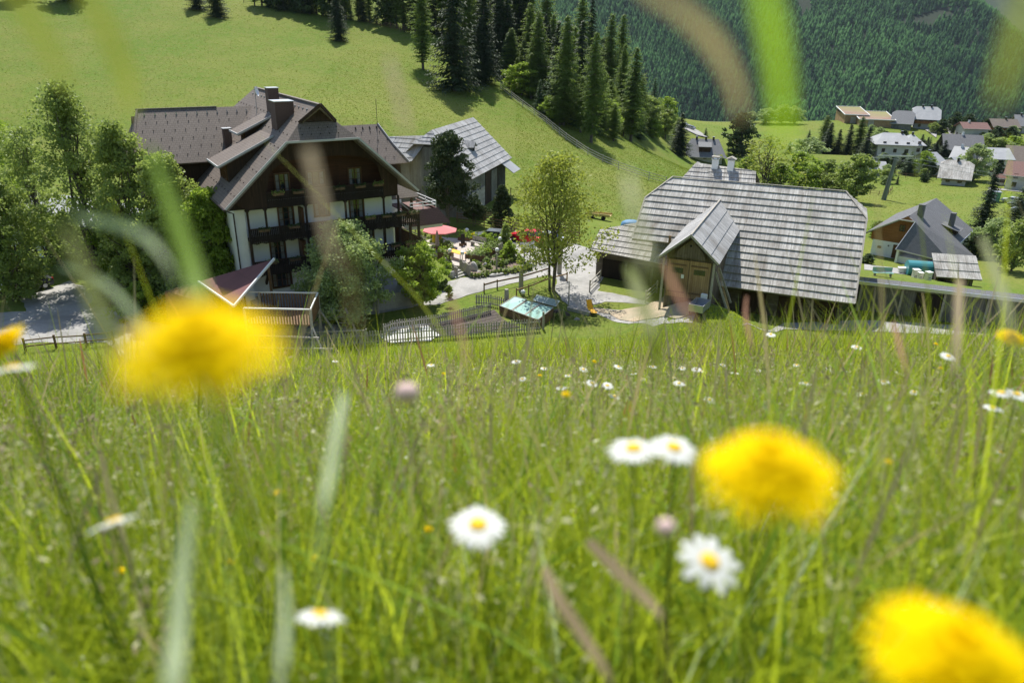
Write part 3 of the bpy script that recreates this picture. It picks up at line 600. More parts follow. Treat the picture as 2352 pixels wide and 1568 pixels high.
big(1032,684,28,10,'small clipped egg-shaped box shrub beside the terrace steps',M['leafM'],ncl=50,per=50,leaf=.07,trunk_h=.0,profile='columnar',seed=22,name='box_shrub')
# ================================================================ building helpers
def clip(poly,i,lim,keep_above):
    out=[];n=len(poly)
    for k in range(n):
        a,b=poly[k],poly[(k+1)%n]; da=(a[i]-lim)*(1 if keep_above else -1); db=(b[i]-lim)*(1 if keep_above else -1)
        if da>=0: out.append(a)
        if (da>=0)!=(db>=0): t=da/(da-db); out.append(a+(b-a)*t)
    return out
def roof_frame(poly):
    p=[Vector(a) for a in poly]; n=Vector((0,0,0))
    for i in range(len(p)): n+=p[i].cross(p[(i+1)%len(p)])
    n.normalize(); 
    if n.z<0: n=-n
    e=Vector((0,0,1)).cross(n); e=e.normalized() if e.length>1e-4 else Vector((1,0,0)); s=n.cross(e); return p,n,e,s
def courses(mb,poly,step,lift=.07,jag=.0,mi=0,base=.03):
    """overlapping rows of shingles, each a wedge whose lower edge stands proud"""
    p,n,e,s=roof_frame(poly); o=p[0]
    q=[Vector(((a-o).dot(e),(a-o).dot(s))) for a in p]; lo=min(a.y for a in q); hi=max(a.y for a in q); k=max(1,round((hi-lo)/step)); st=(hi-lo)/k
    for r in range(k):
        b0,b1=lo+r*st-(.06 if r else 0),lo+(r+1)*st
        c=clip(clip(q,1,b0,True),1,b1,False)
        if len(c)<3: continue
        top=[];bot=[]
        for a in c:
            h=base+lift*(b1-a.y)/(b1-b0); P3=o+e*a.x+s*a.y; top.append(P3+n*h); bot.append(P3+n*(base-.02))
        m=len(c); A=sum(( (top[i].cross(top[(i+1)%m])) for i in range(m)),Vector((0,0,0)))
        if A.z<0: top=top[::-1];bot=bot[::-1]
        mb.add(top+bot,[tuple(range(m)),tuple(range(2*m-1,m-1,-1))]+[((i+1)%m,i,i+m,(i+1)%m+m) for i in range(m)],mi)
def slab(mb,poly,th=.14,mi=0):
    p,n,e,s=roof_frame(poly); mb.prism([tuple(a) for a in p],tuple(-n*th),mi)
def window(parent,u0,u1,z0,z1,v,cols=2,rows=3,fw=.09,fm='wood_frame',depth=.10,axis='v',name='window',sgn=-1,gl='glass',curt=False):
    """window on plane v (axis 'v') or u (axis 'u'); frame part with pane sub-part"""
    def bx(m,a0,a1,c0,c1,d0,d1):
        d0,d1=(v+sgn*d1,v+sgn*d0) if sgn<0 else (v+d0,v+d1)
        if axis=='v': m.box(a0,a1,d0,d1,c0,c1)
        else: m.box(d0,d1,a0,a1,c0,c1)
    f=MB()
    bx(f,u0,u0+fw,z0,z1,0,depth); bx(f,u1-fw,u1,z0,z1,0,depth); bx(f,u0+fw,u1-fw,z1-fw,z1,0,depth); bx(f,u0+fw,u1-fw,z0,z0+fw,0,depth)
    for c in range(1,cols): x=u0+(u1-u0)*c/cols; bx(f,x-fw*.3,x+fw*.3,z0+fw,z1-fw,.02,depth-.02)
    for r in range(1,rows): z=z0+(z1-z0)*r/rows; bx(f,u0+fw,u1-fw,z-.018,z+.018,.025,depth-.03)
    o=f.build(name,M[fm],parent); g=MB(); bx(g,u0+fw,u1-fw,z0+fw,z1-fw,.005,.018); g.build('pane',M[gl],o)
    if curt:
        g=MB(); 
        for a in (0,1):
            x0=u0+fw+.02 if a==0 else u1-fw-(u1-u0)*.24; bx(g,x0,x0+(u1-u0)*.2,z0+fw+.05,z1-fw-.03,.0185,.022)
        g.build('curtain',M['curtain'],o)
    return o
def chimney(parent,x0,x1,y0,y1,z0,z1,m='brick',cap=True,name='chimney',capm='zinc'):
    b=MB(); b.box(x0,x1,y0,y1,z0,z1); o=b.build(name,M[m],parent)
    if cap: c=MB(); c.box(x0-.06,x1+.06,y0-.06,y1+.06,z1,z1+.06); c.build('cap',M[capm],o)
    return o
# ================================================================ the big inn
H=thing('guest_house','large chalet inn with brown tiled roof, white walls and dark wooden balconies','guest house',(-20.946,56.712,0),.554)
c_,zr_,t_=6.15,16.73,.918
zt=lambda u:zr_-t_*abs(u-c_)
EL=-1.75; ER=14.05
left=[(c_,-1.56,zr_),(c_-1.45,-.5,zt(c_-1.45)),(c_-2.865,-1.56,zt(c_-2.865)),(EL,-1.6,zt(EL)),(EL,20.8,zt(EL)),(c_-3.2,20.8,zt(c_-3.2)),(c_,18.6,zr_)]
right=[(c_,-1.56,zr_),(c_+1.45,-.5,zt(c_+1.45)),(c_+2.865,-1.56,zt(c_+2.865)),(ER,-1.6,zt(ER)),(ER,20.8,zt(ER)),(c_+3.2,20.8,zt(c_+3.2)),(c_,18.6,zr_)]
hip=[(c_-1.45,-.5,zt(c_-1.45)),(c_+1.45,-.5,zt(c_+1.45)),(c_+2.865,-1.56,zt(c_+2.865)),(c_-2.865,-1.56,zt(c_-2.865))]
b=MB()
for q_ in (left,right,hip): slab(b,q_,.20)
rf=b.build('roof',M['tile'],H)
b=MB()
def verge(b,pts,w=.10,h=.3,mi=0):
    for a,c in zip(pts[:-1],pts[1:]): b.beam(a,c,w,h,mi)
verge(b,[(EL-.02,-1.63,zt(EL)+.02),(c_-2.865,-1.60,zt(c_-2.865)+.02),(c_+2.865,-1.60,zt(c_+2.865)+.02),(ER,-1.63,zt(ER)+.02)],.07,.16); b.build('verge_trim',M['trim'],H)
b=MB(); verge(b,[(c_-1.47,-.53,zt(c_-1.47)),(c_,-1.6,zr_+.04),(c_+1.47,-.53,zt(c_+1.47))],.1,.24); b.prism([(c_-1.35,-.62,15.45),(c_+1.35,-.62,15.45),(c_,-.62,16.6)],(0,.05,0)); b.build('gablet',M['plank_dark'],H)
b=MB(); b.beam((c_,-1.5,zr_+.03),(c_,18.6,zr_+.03),.3,.10); b.build('ridge_tiles',M['tile'],H)
b=MB()
for k in range(17):
    for sx in (-1,1): u=c_+sx*.55; b.box(u-.06,u+.06,.1+k*1.08,.24+k*1.08,zt(u)-.01,zt(u)+.12)
b.build('ridge_snow_guards',M['zinc'],H)
b=MB()
for r in range(7):
    for k in range(20):
        u=c_-1.5-r*.92; v=-.9+k*1.08+(.54 if r%2 else 0)
        if v<20: b.box(u-.05,u+.05,v-.02,v+.02,zt(u),zt(u)+.07)
for r in range(2):
    for k in range(5): u=c_-1.5+k*.72-.0; v=-.85-r*.36; z=14.1+(v+1.56)/1.06*1.30; b.box(u-.02,u+.02,v-.04,v+.04,z,z+.09)
b.build('snow_guards',M['metal_dark'],H)
# walls
b=MB(); b.box(0.05,12.75,1.3,19.5,0,9.3); b.build('wall',M['plaster'],H)
b=MB(); b.box(-.75,0.02,.6,19.3,0,9.4); b.build('wall_buttress',M['plaster'],H)
b=MB(); b.prism([(.1,1.32,9.31),(12.7,1.32,9.31),(12.7,1.32,zt(12.7)-.25),(c_+2.7,1.32,13.9),(c_-2.7,1.32,13.9),(.1,1.32,zt(.1)-.25)],(0,18,0)); b.build('gable_wall',M['plank_red'],H)
# front planked screen with the wide arch
b=MB(); AL,AR,AZ=1.75,11.45,10.2
def archz(u):
    t=(u-AL)/(AR-AL); return 10.1+2.55*(max(0,1-abs(2*t-1)**3.4))**(1/2.6)
N=26
for i in range(N):
    u0=AL+(AR-AL)*i/N; u1=AL+(AR-AL)*(i+1)/N
    b.prism([(u0,-.02,archz(u0)),(u1,-.02,archz(u1)),(u1,-.02,min(14.0,zt(u1)-.22)),(u0,-.02,min(14.0,zt(u0)-.22))],(0,.07,0))
for a,c in ((-1.15,AL),(AR,12.8)):
    b.prism([(max(a,-.0),-.02,9.0),(c,-.02,9.0),(c,-.02,zt(c)-.22),(a,-.02,zt(a)-.22 if zt(a)-.22>9.05 else 9.05)],(0,.07,0))
b.build('gable_boarding',M['plank_dark'],H)
b=MB(); b.prism([(-1.2,.1,9.0),(0,.1,9.0),(0,.1,10.9),(-1.3,.1,9.75)],(0,1.2,0)); b.box(0,12.8,-.02,1.3,8.92,9.04); b.build('gable_soffit',M['plank_black'],H)
# balconies
def balcony(u0,u1,z,ht=1.0,side=True,v0=0,depth=1.3,open_from=None,par=H,nm='balcony'):
    b=MB(); b.box(u0,u1,v0,v0+depth,z-.12,z); b.build(nm+'_floor',M['plank_dark'],par)
    r=MB(); u=u0
    while u<u1-.05:
        wd=.125; gap=.02 if (open_from is None or u<open_from) else .07
        r.box(u,min(u+wd,u1),v0-.04,v0,z-.28+.05*math.sin(u*9),z+ht-.12); u+=wd+gap
    if side:
        v=v0
        while v<v0+depth+ (2.5 if open_from else 0):
            r.box(u1,u1+.04,v,v+.12,z-.25,z+ht-.12); v+=.19 if open_from else .145
    o=r.build(nm+'_railing',M['plank_black'],par)
    q=MB(); q.box(u0-.03,u1+.06,v0-.09,v0+.05,z+ht-.1,z+ht); q.build('handrail',M['plank_dark'],o); return o
balcony(1.7,11.5,9.25,.95,False)
balcony(0.05,14.75,6.45,.98,True,open_from=12.9)
balcony(0.05,14.8,3.75,.98,True,open_from=11.0)
b=MB()
for u in (.12,1.51,4.75,8.1,11.5,12.85,):
    b.box(u-.075,u+.075,.02,.17,6.46,8.92)
    if u!=12.85: b.prism([(u+.1,.07,8.92),(u+.22,.07,8.92),(u+.1,.07,8.75)],(0,.1,0)); b.prism([(u-.1,.07,8.92),(u-.22,.07,8.92),(u-.1,.07,8.75)],(0,.1,0))
p_=b.build('balcony_posts',M['plank_dark'],H)
b=MB()
for u in (.12,4.75,11.45,12.9,13.9,14.7): b.box(u-.1,u+.1,.02,.22,3.76,6.32)
b.build('lower_balcony_posts',M['plank_dark'],H)
b=MB()
for u in (1.2,4.6,8.0,11.1,12.7): b.beam((u,1.3,2.4),(u,.15,3.6),.16,.22)
b.build('balcony_braces',M['plank_dark'],H)
# openings
for a in [(2.72,4.07,6.5,8.74,3,4),(8.79,10.16,6.5,8.77,2,4),(1.78,3.12,3.8,6.0,2,4)]: window(H,a[0],a[1],a[2],a[3],1.3,a[4],a[5],.12,name='balcony_door',curt=True)
for a in [(5.73,7.11,7.5,8.76,3,2),(9.55,10.93,4.77,6.03,3,2),(1.65,3.36,1.86,3.27,4,2),(5.2,6.6,1.9,3.2,3,2),(8.4,9.8,1.9,3.2,3,2),(5.5,6.9,4.7,6.0,3,2)]: window(H,a[0],a[1],a[2],a[3],1.3,a[4],a[5],.12,curt=True)
for a in [(2.75,4.0,9.5,11.38,3,3),(5.38,6.95,10.1,11.35,3,2),(8.9,10.11,9.5,11.37,2,4)]: window(H,a[0],a[1],a[2],a[3],1.32,a[4],a[5],.1,curt=True)
b=MB(); b.box(4.42,4.62,.3,1.3,6.5,8.6); b.box(4.2,4.55,.3,1.3,3.8,5.9); b.build('balcony_divider',M['wood_frame'],H)
# flower boxes on the rails
for k,(u,z) in enumerate([(2.6,10.2),(4.2,10.2),(7.6,10.2),(9.4,10.2),(11.0,10.2),(1.2,7.45),(3.6,7.45),(8.6,7.45),(10.1,7.45),(11.6,7.45),(12.9,7.45),(14.2,7.45),(1.5,4.75),(3.4,4.75),(10.8,4.75),(12.3,4.75),(13.7,4.75),(14.6,4.75)]):
    b=MB(); b.box(u-.42,u+.42,-.32,-.1,z-.28,z-.08); fb=b.build('flower_box',M['wood_brown'],H)
    n=150; Cn=np.stack([rng.uniform(u-.5,u+.5,n),rng.normal(-.22,.10,n),z-.08+rng.normal(.02,.09,n)],1); V,Fq,r=cards(Cn,.08,rng.random(n)); mkobj('flowers',fastmesh('flowers',V,Fq,M['leafD'] if k%4 else M['leafM'],r),fb)
# terrace in front of the ground floor and firewood
b=MB(); b.box(-.4,12.4,-3.5,1.3,-.2,1.42); st_=b.build('forecourt_terrace',M['gravel'],H)
# drain pipe
b=MB(); b.tube([(EL+.1,-1.3,9.35),(EL+.3,-1.2,9.2),(-.85,.45,8.7),(-.85,.45,0)],.06,8); b.build('drainpipe',M['metal_dark'],H)
b=MB(); b.tube([(EL-.08,-1.6,9.42),(EL-.08,20.6,9.42)],.09,8); b.tube([(ER+.08,-1.6,9.42),(ER+.08,20.6,9.42)],.09,8); b.build('gutter',M['metal_dark'],H)
# shed dormers on the left slope
def dormer(v1,v2,uo,uj,zo,win=True):
    zj=zt(uj); b=MB(); slab(b,[(uo,v1,zo),(uj,v1,zj+.06),(uj,v2,zj+.06),(uo,v2,zo)],.16); d=b.build('dormer_roof',M['tile'],H)
    b=MB(); verge(b,[(uo-.04,v2,zo),(uo-.04,v1-.04,zo),(uj,v1-.04,zj+.04)],.08,.16); b.build('edge_trim',M['trim'],d)
    ui=uo+.75; zi=zo+(zj-zo)*(ui-uo)/(uj-uo)-.17; b=MB(); b.prism([(ui,v1+.5,zt(ui)-.1),(ui,v1+.5,zi),(uj-.2,v1+.5,zt(uj-.2)-.05)],(0,v2-v1-1.0,0)); w_=b.build('dormer_wall',M['plank_dark'],H)
    if win:
        for vv in np.arange(v1+.8,v2-1.2,1.3): window(w_,vv,vv+.9,zt(ui)+.15,zi-.1,ui,2,2,.07,axis='u',sgn=-1)
dormer(2.2,6.46,-1.18,3.32,12.04); dormer(6.71,9.73,1.52,4.45,13.87)
# cross wings
zw=15.43; tw=.90
b=MB(); wf=[(-5.05,14.21,zw),(5.6,14.21,zw),(1.8,9.7,zw-tw*4.51),(-6.6,9.7,zw-tw*4.51)]; wb=[(-5.05,14.21,zw),(5.6,14.21,zw),(1.8,19.5,zw-tw*5.29),(-6.6,19.5,zw-tw*5.29)]
slab(b,wf,.16);slab(b,wb,.16); hp=[(-5.05,14.21,zw),(-6.6,9.7,zw-tw*4.51),(-7.3,14.6,zw-4.3),(-6.6,19.5,zw-tw*5.29)]; slab(b,hp[:3],.12); slab(b,[hp[0],hp[2],hp[3]],.12); wr=b.build('wing_roof',M['tile'],H)
b=MB(); b.box(-5.2,1.5,14.13,14.29,zw,zw+.09); verge(b,[(-5.05,14.21,zw+.05),(-6.6,9.7,zw-tw*4.51+.05)],.16,.12); b.build('ridge_tiles',M['tile'],wr)
b=MB()
for k in range(11): u=-4.6+k*.86; v=13.7; z=zw-tw*.51; b.prism([(u-.08,v,z),(u+.08,v,z),(u,v-.02,z+.26)],(0,.22,0))
b.build('roof_hooks',M['zinc'],wr)
b=MB()
for r in range(5):
    for k in range(13):
        u=-5.5+k*.86+(.43 if r%2 else 0); v=13.1-r*.68; z=zw-tw*(14.21-v)
        if u<2.4-r*.3: b.box(u-.02,u+.02,v-.05,v+.05,z,z+.09)
b.build('snow_guards',M['metal_dark'],wr)
b=MB(); b.box(-5.6,1.5,10.8,18.6,0,11.4); b.prism([(-5.6,10.8,11.4),(-5.6,18.6,11.4),(-5.6,14.3,14.9)],(7,0,0)); ww=b.build('wing_wall',M['plank_dark'],H)
b=MB(); b.box(-5.65,-.8,10.72,10.8,0,8.4); b.build('wing_plaster',M['plaster'],H)
for u in (-4.8,-3.0,-2.0): window(H,u,u+1,6.8,8.0,10.72,2,2)
chimney(H,1.15,1.8,10.6,11.3,12.0,13.9)
chimney(H,3.75,5.25,2.5,4.1,13.8,16.7,'brick'); chimney(H,4.7,5.6,8.0,9.0,15,17.35,'brick')
# right wing
b=MB(); zv=13.75
slab(b,[(11.8,10,zv),(15.3,10,zv),(16.0,8.6,zv-1.5),(16.8,6.5,10.5),(12.0,6.5,10.5)],.16) if False else None
slab(b,[(9.5,10,zv),(15.25,10,zv),(15.95,8.2,zv-1.67),(12.5,8.2,zv-1.67),(11,8.9,zv-1.02)],.14); slab(b,[(11.2,8.2,zv-1.67),(15.95,8.2,zv-1.67),(16.85,6.5,10.5),(13.3,6.5,10.5)],.14)
slab(b,[(9.5,10,zv),(15.25,10,zv),(16.85,14,10.1),(12,14,10.1)],.14); slab(b,[(15.25,10,zv),(15.95,8.2,zv-1.67),(16.85,6.5,10.5),(17.1,10,10.2),(16.85,14,10.1)],.1); b.build('right_wing_roof',M['tile'],H)
b=MB(); verge(b,[(15.25,10,zv+.04),(15.95,8.2,zv-1.62),(16.87,6.5,10.55)],.08,.14); b.build('wing_trim',M['trim'],H)
b=MB()
for r in range(4):
    for k in range(5):
        u=12.4+k*.9+(.45 if r%2 else 0); v=9.3-r*.75; z=(zv-.93*(10-v)) if v>8.2 else 12.08-.93*(8.2-v); b.box(u-.02,u+.02,v-.05,v+.05,z,z+.1)
for k in range(4): b.prism([(12.8+k*.7,9.6,13.4),(12.96+k*.7,9.6,13.4),(12.88+k*.7,9.6,13.62)],(0,.2,0))
b.build('wing_snow_guards',M['metal_dark'],H)
b=MB(); b.box(12.7,16.2,7.3,13.5,0,10.4); b.build('right_wing_wall',M['plaster'],H)
b=MB(); b.box(12.7,16.25,7.22,7.3,8.2,10.5); b.build('right_wing_boarding',M['plank_dark'],H)
b=MB(); b.tube([(15.2,10,zv),(15.2,10,zv+2.3)],.025,5); b.build('lightning_rod',M['metal_dark'],H)
b=MB(); b.tube([(4.4,11.5,15.0),(4.45,11.5,16.9)],.035,6); sat=b.build('aerial_mast',M['zinc'],H)
b=MB(); b.lathe([(.02,0),(.2,.03),(.36,.10),(.43,.17)],16,(0,0,0)); o=b.build('satellite_dish',M['lamp'],sat); o.location=(4.45,11.4,16.9); o.rotation_euler=(math.radians(80),0,math.radians(60))
# roofed sun deck on the right
b=MB(); b.box(14.9,18.3,2.6,6.6,5.0,5.9); b.build('deck_base',M['plaster'],H)
b=MB(); slab(b,[(14.7,2.2,6.95),(17.6,2.2,6.95),(18.6,1.5,5.6),(14.7,1.5,5.6)],.1); slab(b,[(17.6,2.2,6.95),(17.6,6.8,6.95),(18.6,7.4,5.6),(18.6,1.5,5.6)],.1); b.box(14.7,17.55,2.25,6.8,6.6,6.7); b.build('deck_skirt_roof',M['tile_rust'],H)
b=MB()
for z in (7.25,7.55): b.beam((14.9,2.3,z),(17.5,2.3,z),.06,.06); b.beam((17.5,2.3,z),(17.5,6.7,z),.06,.06)
for u,v in ((14.9,2.3),(16.2,2.3),(17.5,2.3),(17.5,4.5),(17.5,6.7)): b.box(u-.03,u+.03,v-.03,v+.03,6.9,7.55)
b.build('white_deck_rail',M['white'],H)
b=MB(); slab(b,[(13.2,4.2,9.15),(15.6,4.2,9.15),(16.1,2.9,8.0),(13.2,2.9,8.0)],.12); b.build('canopy_roof',M['tile'],H)
b=MB(); b.box(15.4,15.6,3.2,3.4,6.7,8.0); b.box(13.2,13.4,3.2,3.4,6.7,8.0); b.build('canopy_posts',M['plank_dark'],H)
b=MB(); b.beam((13.0,.5,8.3),(14.9,2.2,6.9),.07,.1); b.beam((13.0,1.2,6.0),(15.6,2.4,4.6),.07,.1); b.build('stair_handrail',M['wood_old'],H)
b=MB(); b.prism([(12.9,1.25,3.6),(15.6,1.25,3.6),(15.6,1.25,4.5),(12.9,1.25,6.0)],(0,.06,0)); b.build('stair_side_panel',M['plank_red'],H)
# ================================================================ grey barn
GB=thing('grey_barn','weathered grey barn with shingled roof and small dormer behind the dark pine','barn',(-10.92,92.95,0),1.3)
L,W,zr,ze,a_,hh=18.06,5.87,10.68,5.24,1.88,9.13; tb=(zr-ze)/W; yh=(zr-hh)/tb
b=MB(); fr=[(a_,0,zr),(L,0,zr),(L,-W,ze),(0,-W,ze),(0,-yh,hh)]; bk=[(a_,0,zr),(L,0,zr),(L,W,ze),(0,W,ze),(0,yh,hh)]; hp=[(a_,0,zr),(0,-yh,hh),(0,yh,hh)]
for q_ in (fr,bk,hp): slab(b,q_,.12)
gr=b.build('roof',M['shingle_under'],GB)
b=MB(); courses(b,fr,.80,.07); courses(b,bk,.8,.07); courses(b,hp,.65,.07); b.build('shingles',M['shingle2'],gr)
b=MB(); b.box(.7,L-.6,-W+.9,W-.9,-1,ze+.5); b.prism([(.7,-W+.9,ze+.5),(.7,W-.9,ze+.5),(.7,yh,hh-.35),(.7,-yh,hh-.35)],(.2,0,0)); b.prism([(L-.8,-W+.9,ze+.5),(L-.8,W-.9,ze+.5),(L-.8,0,zr-.5)],(.2,0,0)); b.build('wall',M['plank_grey'],GB)
b=MB(); b.box(.6,7.6,-W+.72,-W+.9,-1,3.1); b.build('stone_base',M['stone'],GB)
b=MB(); b.box(8.2,L-.7,-W+.8,-W+.9,0,ze+.3); b.build('dark_boarding',M['plank_dark'],GB)
b=MB(); slab(b,[(13.2,-W+.2,5.3),(16.8,-W+.2,5.3),(16.8,-W-1.7,4.0),(13.2,-W-1.7,4.0)],.08); b.build('porch_roof',M['metal_roof'],GB)
b=MB(); b.box(14.0,14.15,-W-.2,-W+.9,0,5.0); b.box(10.5,13.2,-W+.7,-W+.8,0,4.6); b.build('barn_door',M['plank_grey'],GB)
b=MB(); zd=8.3; b.prism([(7.2,-3.5,7.6),(8.3,-3.5,7.6),(8.3,-3.5,8.15),(7.75,-3.5,8.5),(7.2,-3.5,8.15)],(0,1.6,0)); dm=b.build('dormer',M['plank_grey'],GB)
b=MB(); slab(b,[(7.75,-3.8,8.72),(7.75,-1.9,8.95),(8.65,-3.0,8.05),(8.55,-3.8,8.08)],.06); slab(b,[(7.75,-3.8,8.72),(7.75,-1.9,8.95),(6.85,-3.0,8.05),(6.95,-3.8,8.08)],.06); b.build('dormer_roof',M['shingle2'],dm)
b=MB(); b.box(7.35,8.15,-3.53,-3.49,7.5,8.05); b.build('dormer_opening',M['black'],dm)
b=MB(); q1=[(2.2,.2,10.0),(2.2,9,9.3),(-1.2,9,6.6),(-1.2,1.5,7.2)]; slab(b,q1,.12); slab(b,[(2.2,.2,10.0),(2.2,9,9.3),(6.5,9,6.0),(6.5,1.5,6.0)],.12); lw=b.build('side_roof',M['shingle_under'],GB); b=MB(); courses(b,q1,.8,.06); b.build('shingles',M['shingle2'],lw)
b=MB(); b.box(-.3,5.5,W-.9,9,-.5,6.6); b.build('side_wall',M['plank_grey'],GB)
b=MB(); b.box(.62,.70,-2.6,-1.0,4.6,6.4); b.build('loft_hatch',M['wood_old'],GB)
# ================================================================ big shingled barn
B=thing('shingled_barn','large barn with silvery shingled hipped roof and a gabled entrance facing the meadow','barn',(13.2465,71.358,0),-.4)
L,W,zr,ze,a_,hh=19.16,9.275,9.514,2.416,1.97,7.76; tb=(zr-ze)/W; yh=(zr-hh)/tb
b=MB(); bk=[(a_,0,zr),(L-a_,0,zr),(L,yh,hh),(L,W,ze),(0,W,ze),(0,yh,hh)]; h1=[(a_,0,zr),(0,-yh,hh),(0,yh,hh)]; h2=[(L-a_,0,zr),(L,-yh,hh),(L,yh,hh)]
vc=-6.184; zc_=zr+tb*vc; f1=[(4.7,0,zr),(L-a_,0,zr),(L,-yh,hh),(L,-W,ze),(4.7,-W,ze)]; f2=[(a_,0,zr),(4.7,0,zr),(4.7,vc,zc_),(0,vc,zc_),(0,-yh,hh)]
for q_ in (f1,f2,bk,h1,h2): slab(b,q_,.16)
br=b.build('roof',M['shingle_under'],B)
b=MB(); courses(b,f1,.7786,.1); courses(b,f2,.7786,.1); courses(b,bk,.79,.1); courses(b,h1,.6,.08); courses(b,h2,.6,.08); b.build('shingles',M['shingle'],br)
b=MB(); verge(b,[(0,vc,zc_+.1),(0,-yh,hh+.12),(a_,0,zr+.12),(L-a_,0,zr+.12),(L,-yh,hh+.12),(L,-W,ze+.1)],.14,.07); b.build('verge_boards',M['wood_old'],br)
b=MB(); b.box(5.0,L-.8,-W+1.2,W-1.2,-2.5,ze+.6); b.box(.8,5.0,-2.5,W-1.2,-2.5,ze+.6); b.prism([(.8,-2.5,ze+.6),(.8,W-1.2,ze+.6),(.8,yh,hh-.3),(.8,-yh,hh-.3)],(.15,0,0)); b.prism([(L-.95,-W+1.2,ze+.6),(L-.95,W-1.2,ze+.6),(L-.95,yh,hh-.3),(L-.95,-yh,hh-.3)],(.15,0,0)); b.build('wall',M['log'],B)
b=MB()
for k,(x0,x1) in enumerate([(10.4,12.4),(13.4,15.4),(16.2,18.0)]): b.box(x0,x1,-W+1.12,-W+1.2,-.2,1.9)
b.build('stable_door',M['plank_dark'],B)
# gabled entrance
dx,vf,dz,dw,dy=6.83,-16.0,8.15,2.26,6.18
vb=lambda z:-(zr-z)/tb
b=MB(); gl=[(dx,vf,dz),(dx,vb(dz)+.1,dz),(dx-dw,vb(dy)+.1,dy),(dx-dw,vf,dy)]; grr=[(dx,vf,dz),(dx,vb(dz)+.1,dz),(dx+dw,vb(dy)+.1,dy),(dx+dw,vf,dy)]
slab(b,gl,.12);slab(b,grr,.12); er=b.build('entrance_roof',M['shingle_under'],B)
b=MB(); courses(b,gl,1.0,.06);courses(b,grr,1.0,.06); b.build('shingles',M['shingle2'],er)
b=MB(); verge(b,[(dx-dw,vf-.03,dy+.04),(dx,vf-.03,dz+.04),(dx+dw,vf-.03,dy+.04)],.08,.16); b.beam((dx,vf,dz+.1),(dx,vb(dz),dz+.1),.12,.08); b.build('verge_boards',M['wood_old'],er)
g0=3.0
b=MB(); b.prism([(dx-dw+.5,vf+.9,g0-1.5),(dx+dw-.5,vf+.9,g0-1.5),(dx+dw-.5,vf+.9,dy+.25),(dx,vf+.9,dz-.25),(dx-dw+.5,vf+.9,dy+.25)],(0,8.5,0)); b.build('entrance_wall',M['plank_barn'],B)
b=MB(); b.box(dx-1.62,dx-.02,vf+.80,vf+.89,g0,6.0); b.box(dx+.02,dx+1.62,vf+.80,vf+.89,g0,6.0); dr=b.build('entrance_door',M['honey'],B)
b=MB()
for x in (dx-1.5,dx+.15):
    for z in (g0+.35,5.55): b.box(x,x+1.3,vf+.76,vf+.80,z,z+.12)
b.build('door_battens',M['wood_brown'],dr)
b=MB(); b.box(dx-1.3,dx-.45,vf+.76,vf+.80,4.95,5.35); b.box(dx+.4,dx+1.25,vf+.76,vf+.80,4.95,5.35); b.build('door_window',M['glass'],dr)
b=MB(); b.box(dx-.55,dx-.33,vf+.755,vf+.797,4.55,4.85); b.build('notice',M['white'],dr)
b=MB(); b.prism([(dx-1.25,vf+.55,6.25),(dx+1.25,vf+.55,6.25),(dx+.95,vf+.55,6.85),(dx,vf+.55,7.75),(dx-.95,vf+.55,6.85)],(0,.08,0)); b.build('gable_boarding',M['plank_barn'],B)
b=MB(); b.lathe([(.001,0),(.09,0),(.09,.02),(.001,.02)],10); o=b.build('gable_hole',M['black'],B); o.location=(dx,vf+.54,7.25); o.rotation_euler=(math.pi/2,0,0)
b=MB()
for x in (dx-dw+.35,dx+dw-.35): b.box(x-.08,x+.08,vf+.3,vf+.46,g0-1.5,dy)
b.beam((dx+dw-.35,vf+1.5,5.2),(dx+dw+.9,vf+1.5,2.2),.14,.14); b.beam((dx+dw-.35,vf+3.5,5.0),(dx+dw+.9,vf+3.5,2.2),.14,.14); b.build('entrance_posts',M['wood_old'],B)
chimney(B,4.15,4.35,-10.6,-10.4,4.6,6.6,'wood_brown',False,'stovepipe')
# lean-to garage on the left
b=MB(); A3=np.array((-4.55,-4.3,2.72)); nl=np.cross(np.array((4.5,-5.66,2.5))-A3,np.array((-4.35,-1.75,4.15))-A3); zl=lambda u,v:(u,v,A3[2]-(nl[0]*(u-A3[0])+nl[1]*(v-A3[1]))/nl[2])
lt=[tuple(A3),(4.5,-5.66,2.5),zl(4.5,-.4),zl(.4,-.2),(-4.35,-1.75,4.15)]
slab(b,lt,.12); lr=b.build('garage_roof',M['shingle_under'],B); b=MB(); courses(b,lt,.72,.07); b.build('shingles',M['shingle'],lr)
b=MB(); b.prism([(-4.0,-3.6,-1.2),(4.6,-4.9,-1.2),(4.6,-2.2,-1.2),(-4.0,-1.9,-1.2)],(0,0,3.85)); b.build('garage_wall',M['log'],B)
b=MB()
for k in range(3):
    f0,f1_=.08+.3*k,.35+.3*k; A_=Vector((-4.0,-3.62,0));C_=Vector((4.6,-4.92,0)); p=A_.lerp(C_,f0);q=A_.lerp(C_,f1_); b.prism([(p.x,p.y-.06,-.6),(q.x,q.y-.06,-.6),(q.x,q.y-.06,1.9),(p.x,p.y-.06,1.9)],(0,.06,0))
b.build('garage_door',M['plank_black'],B)
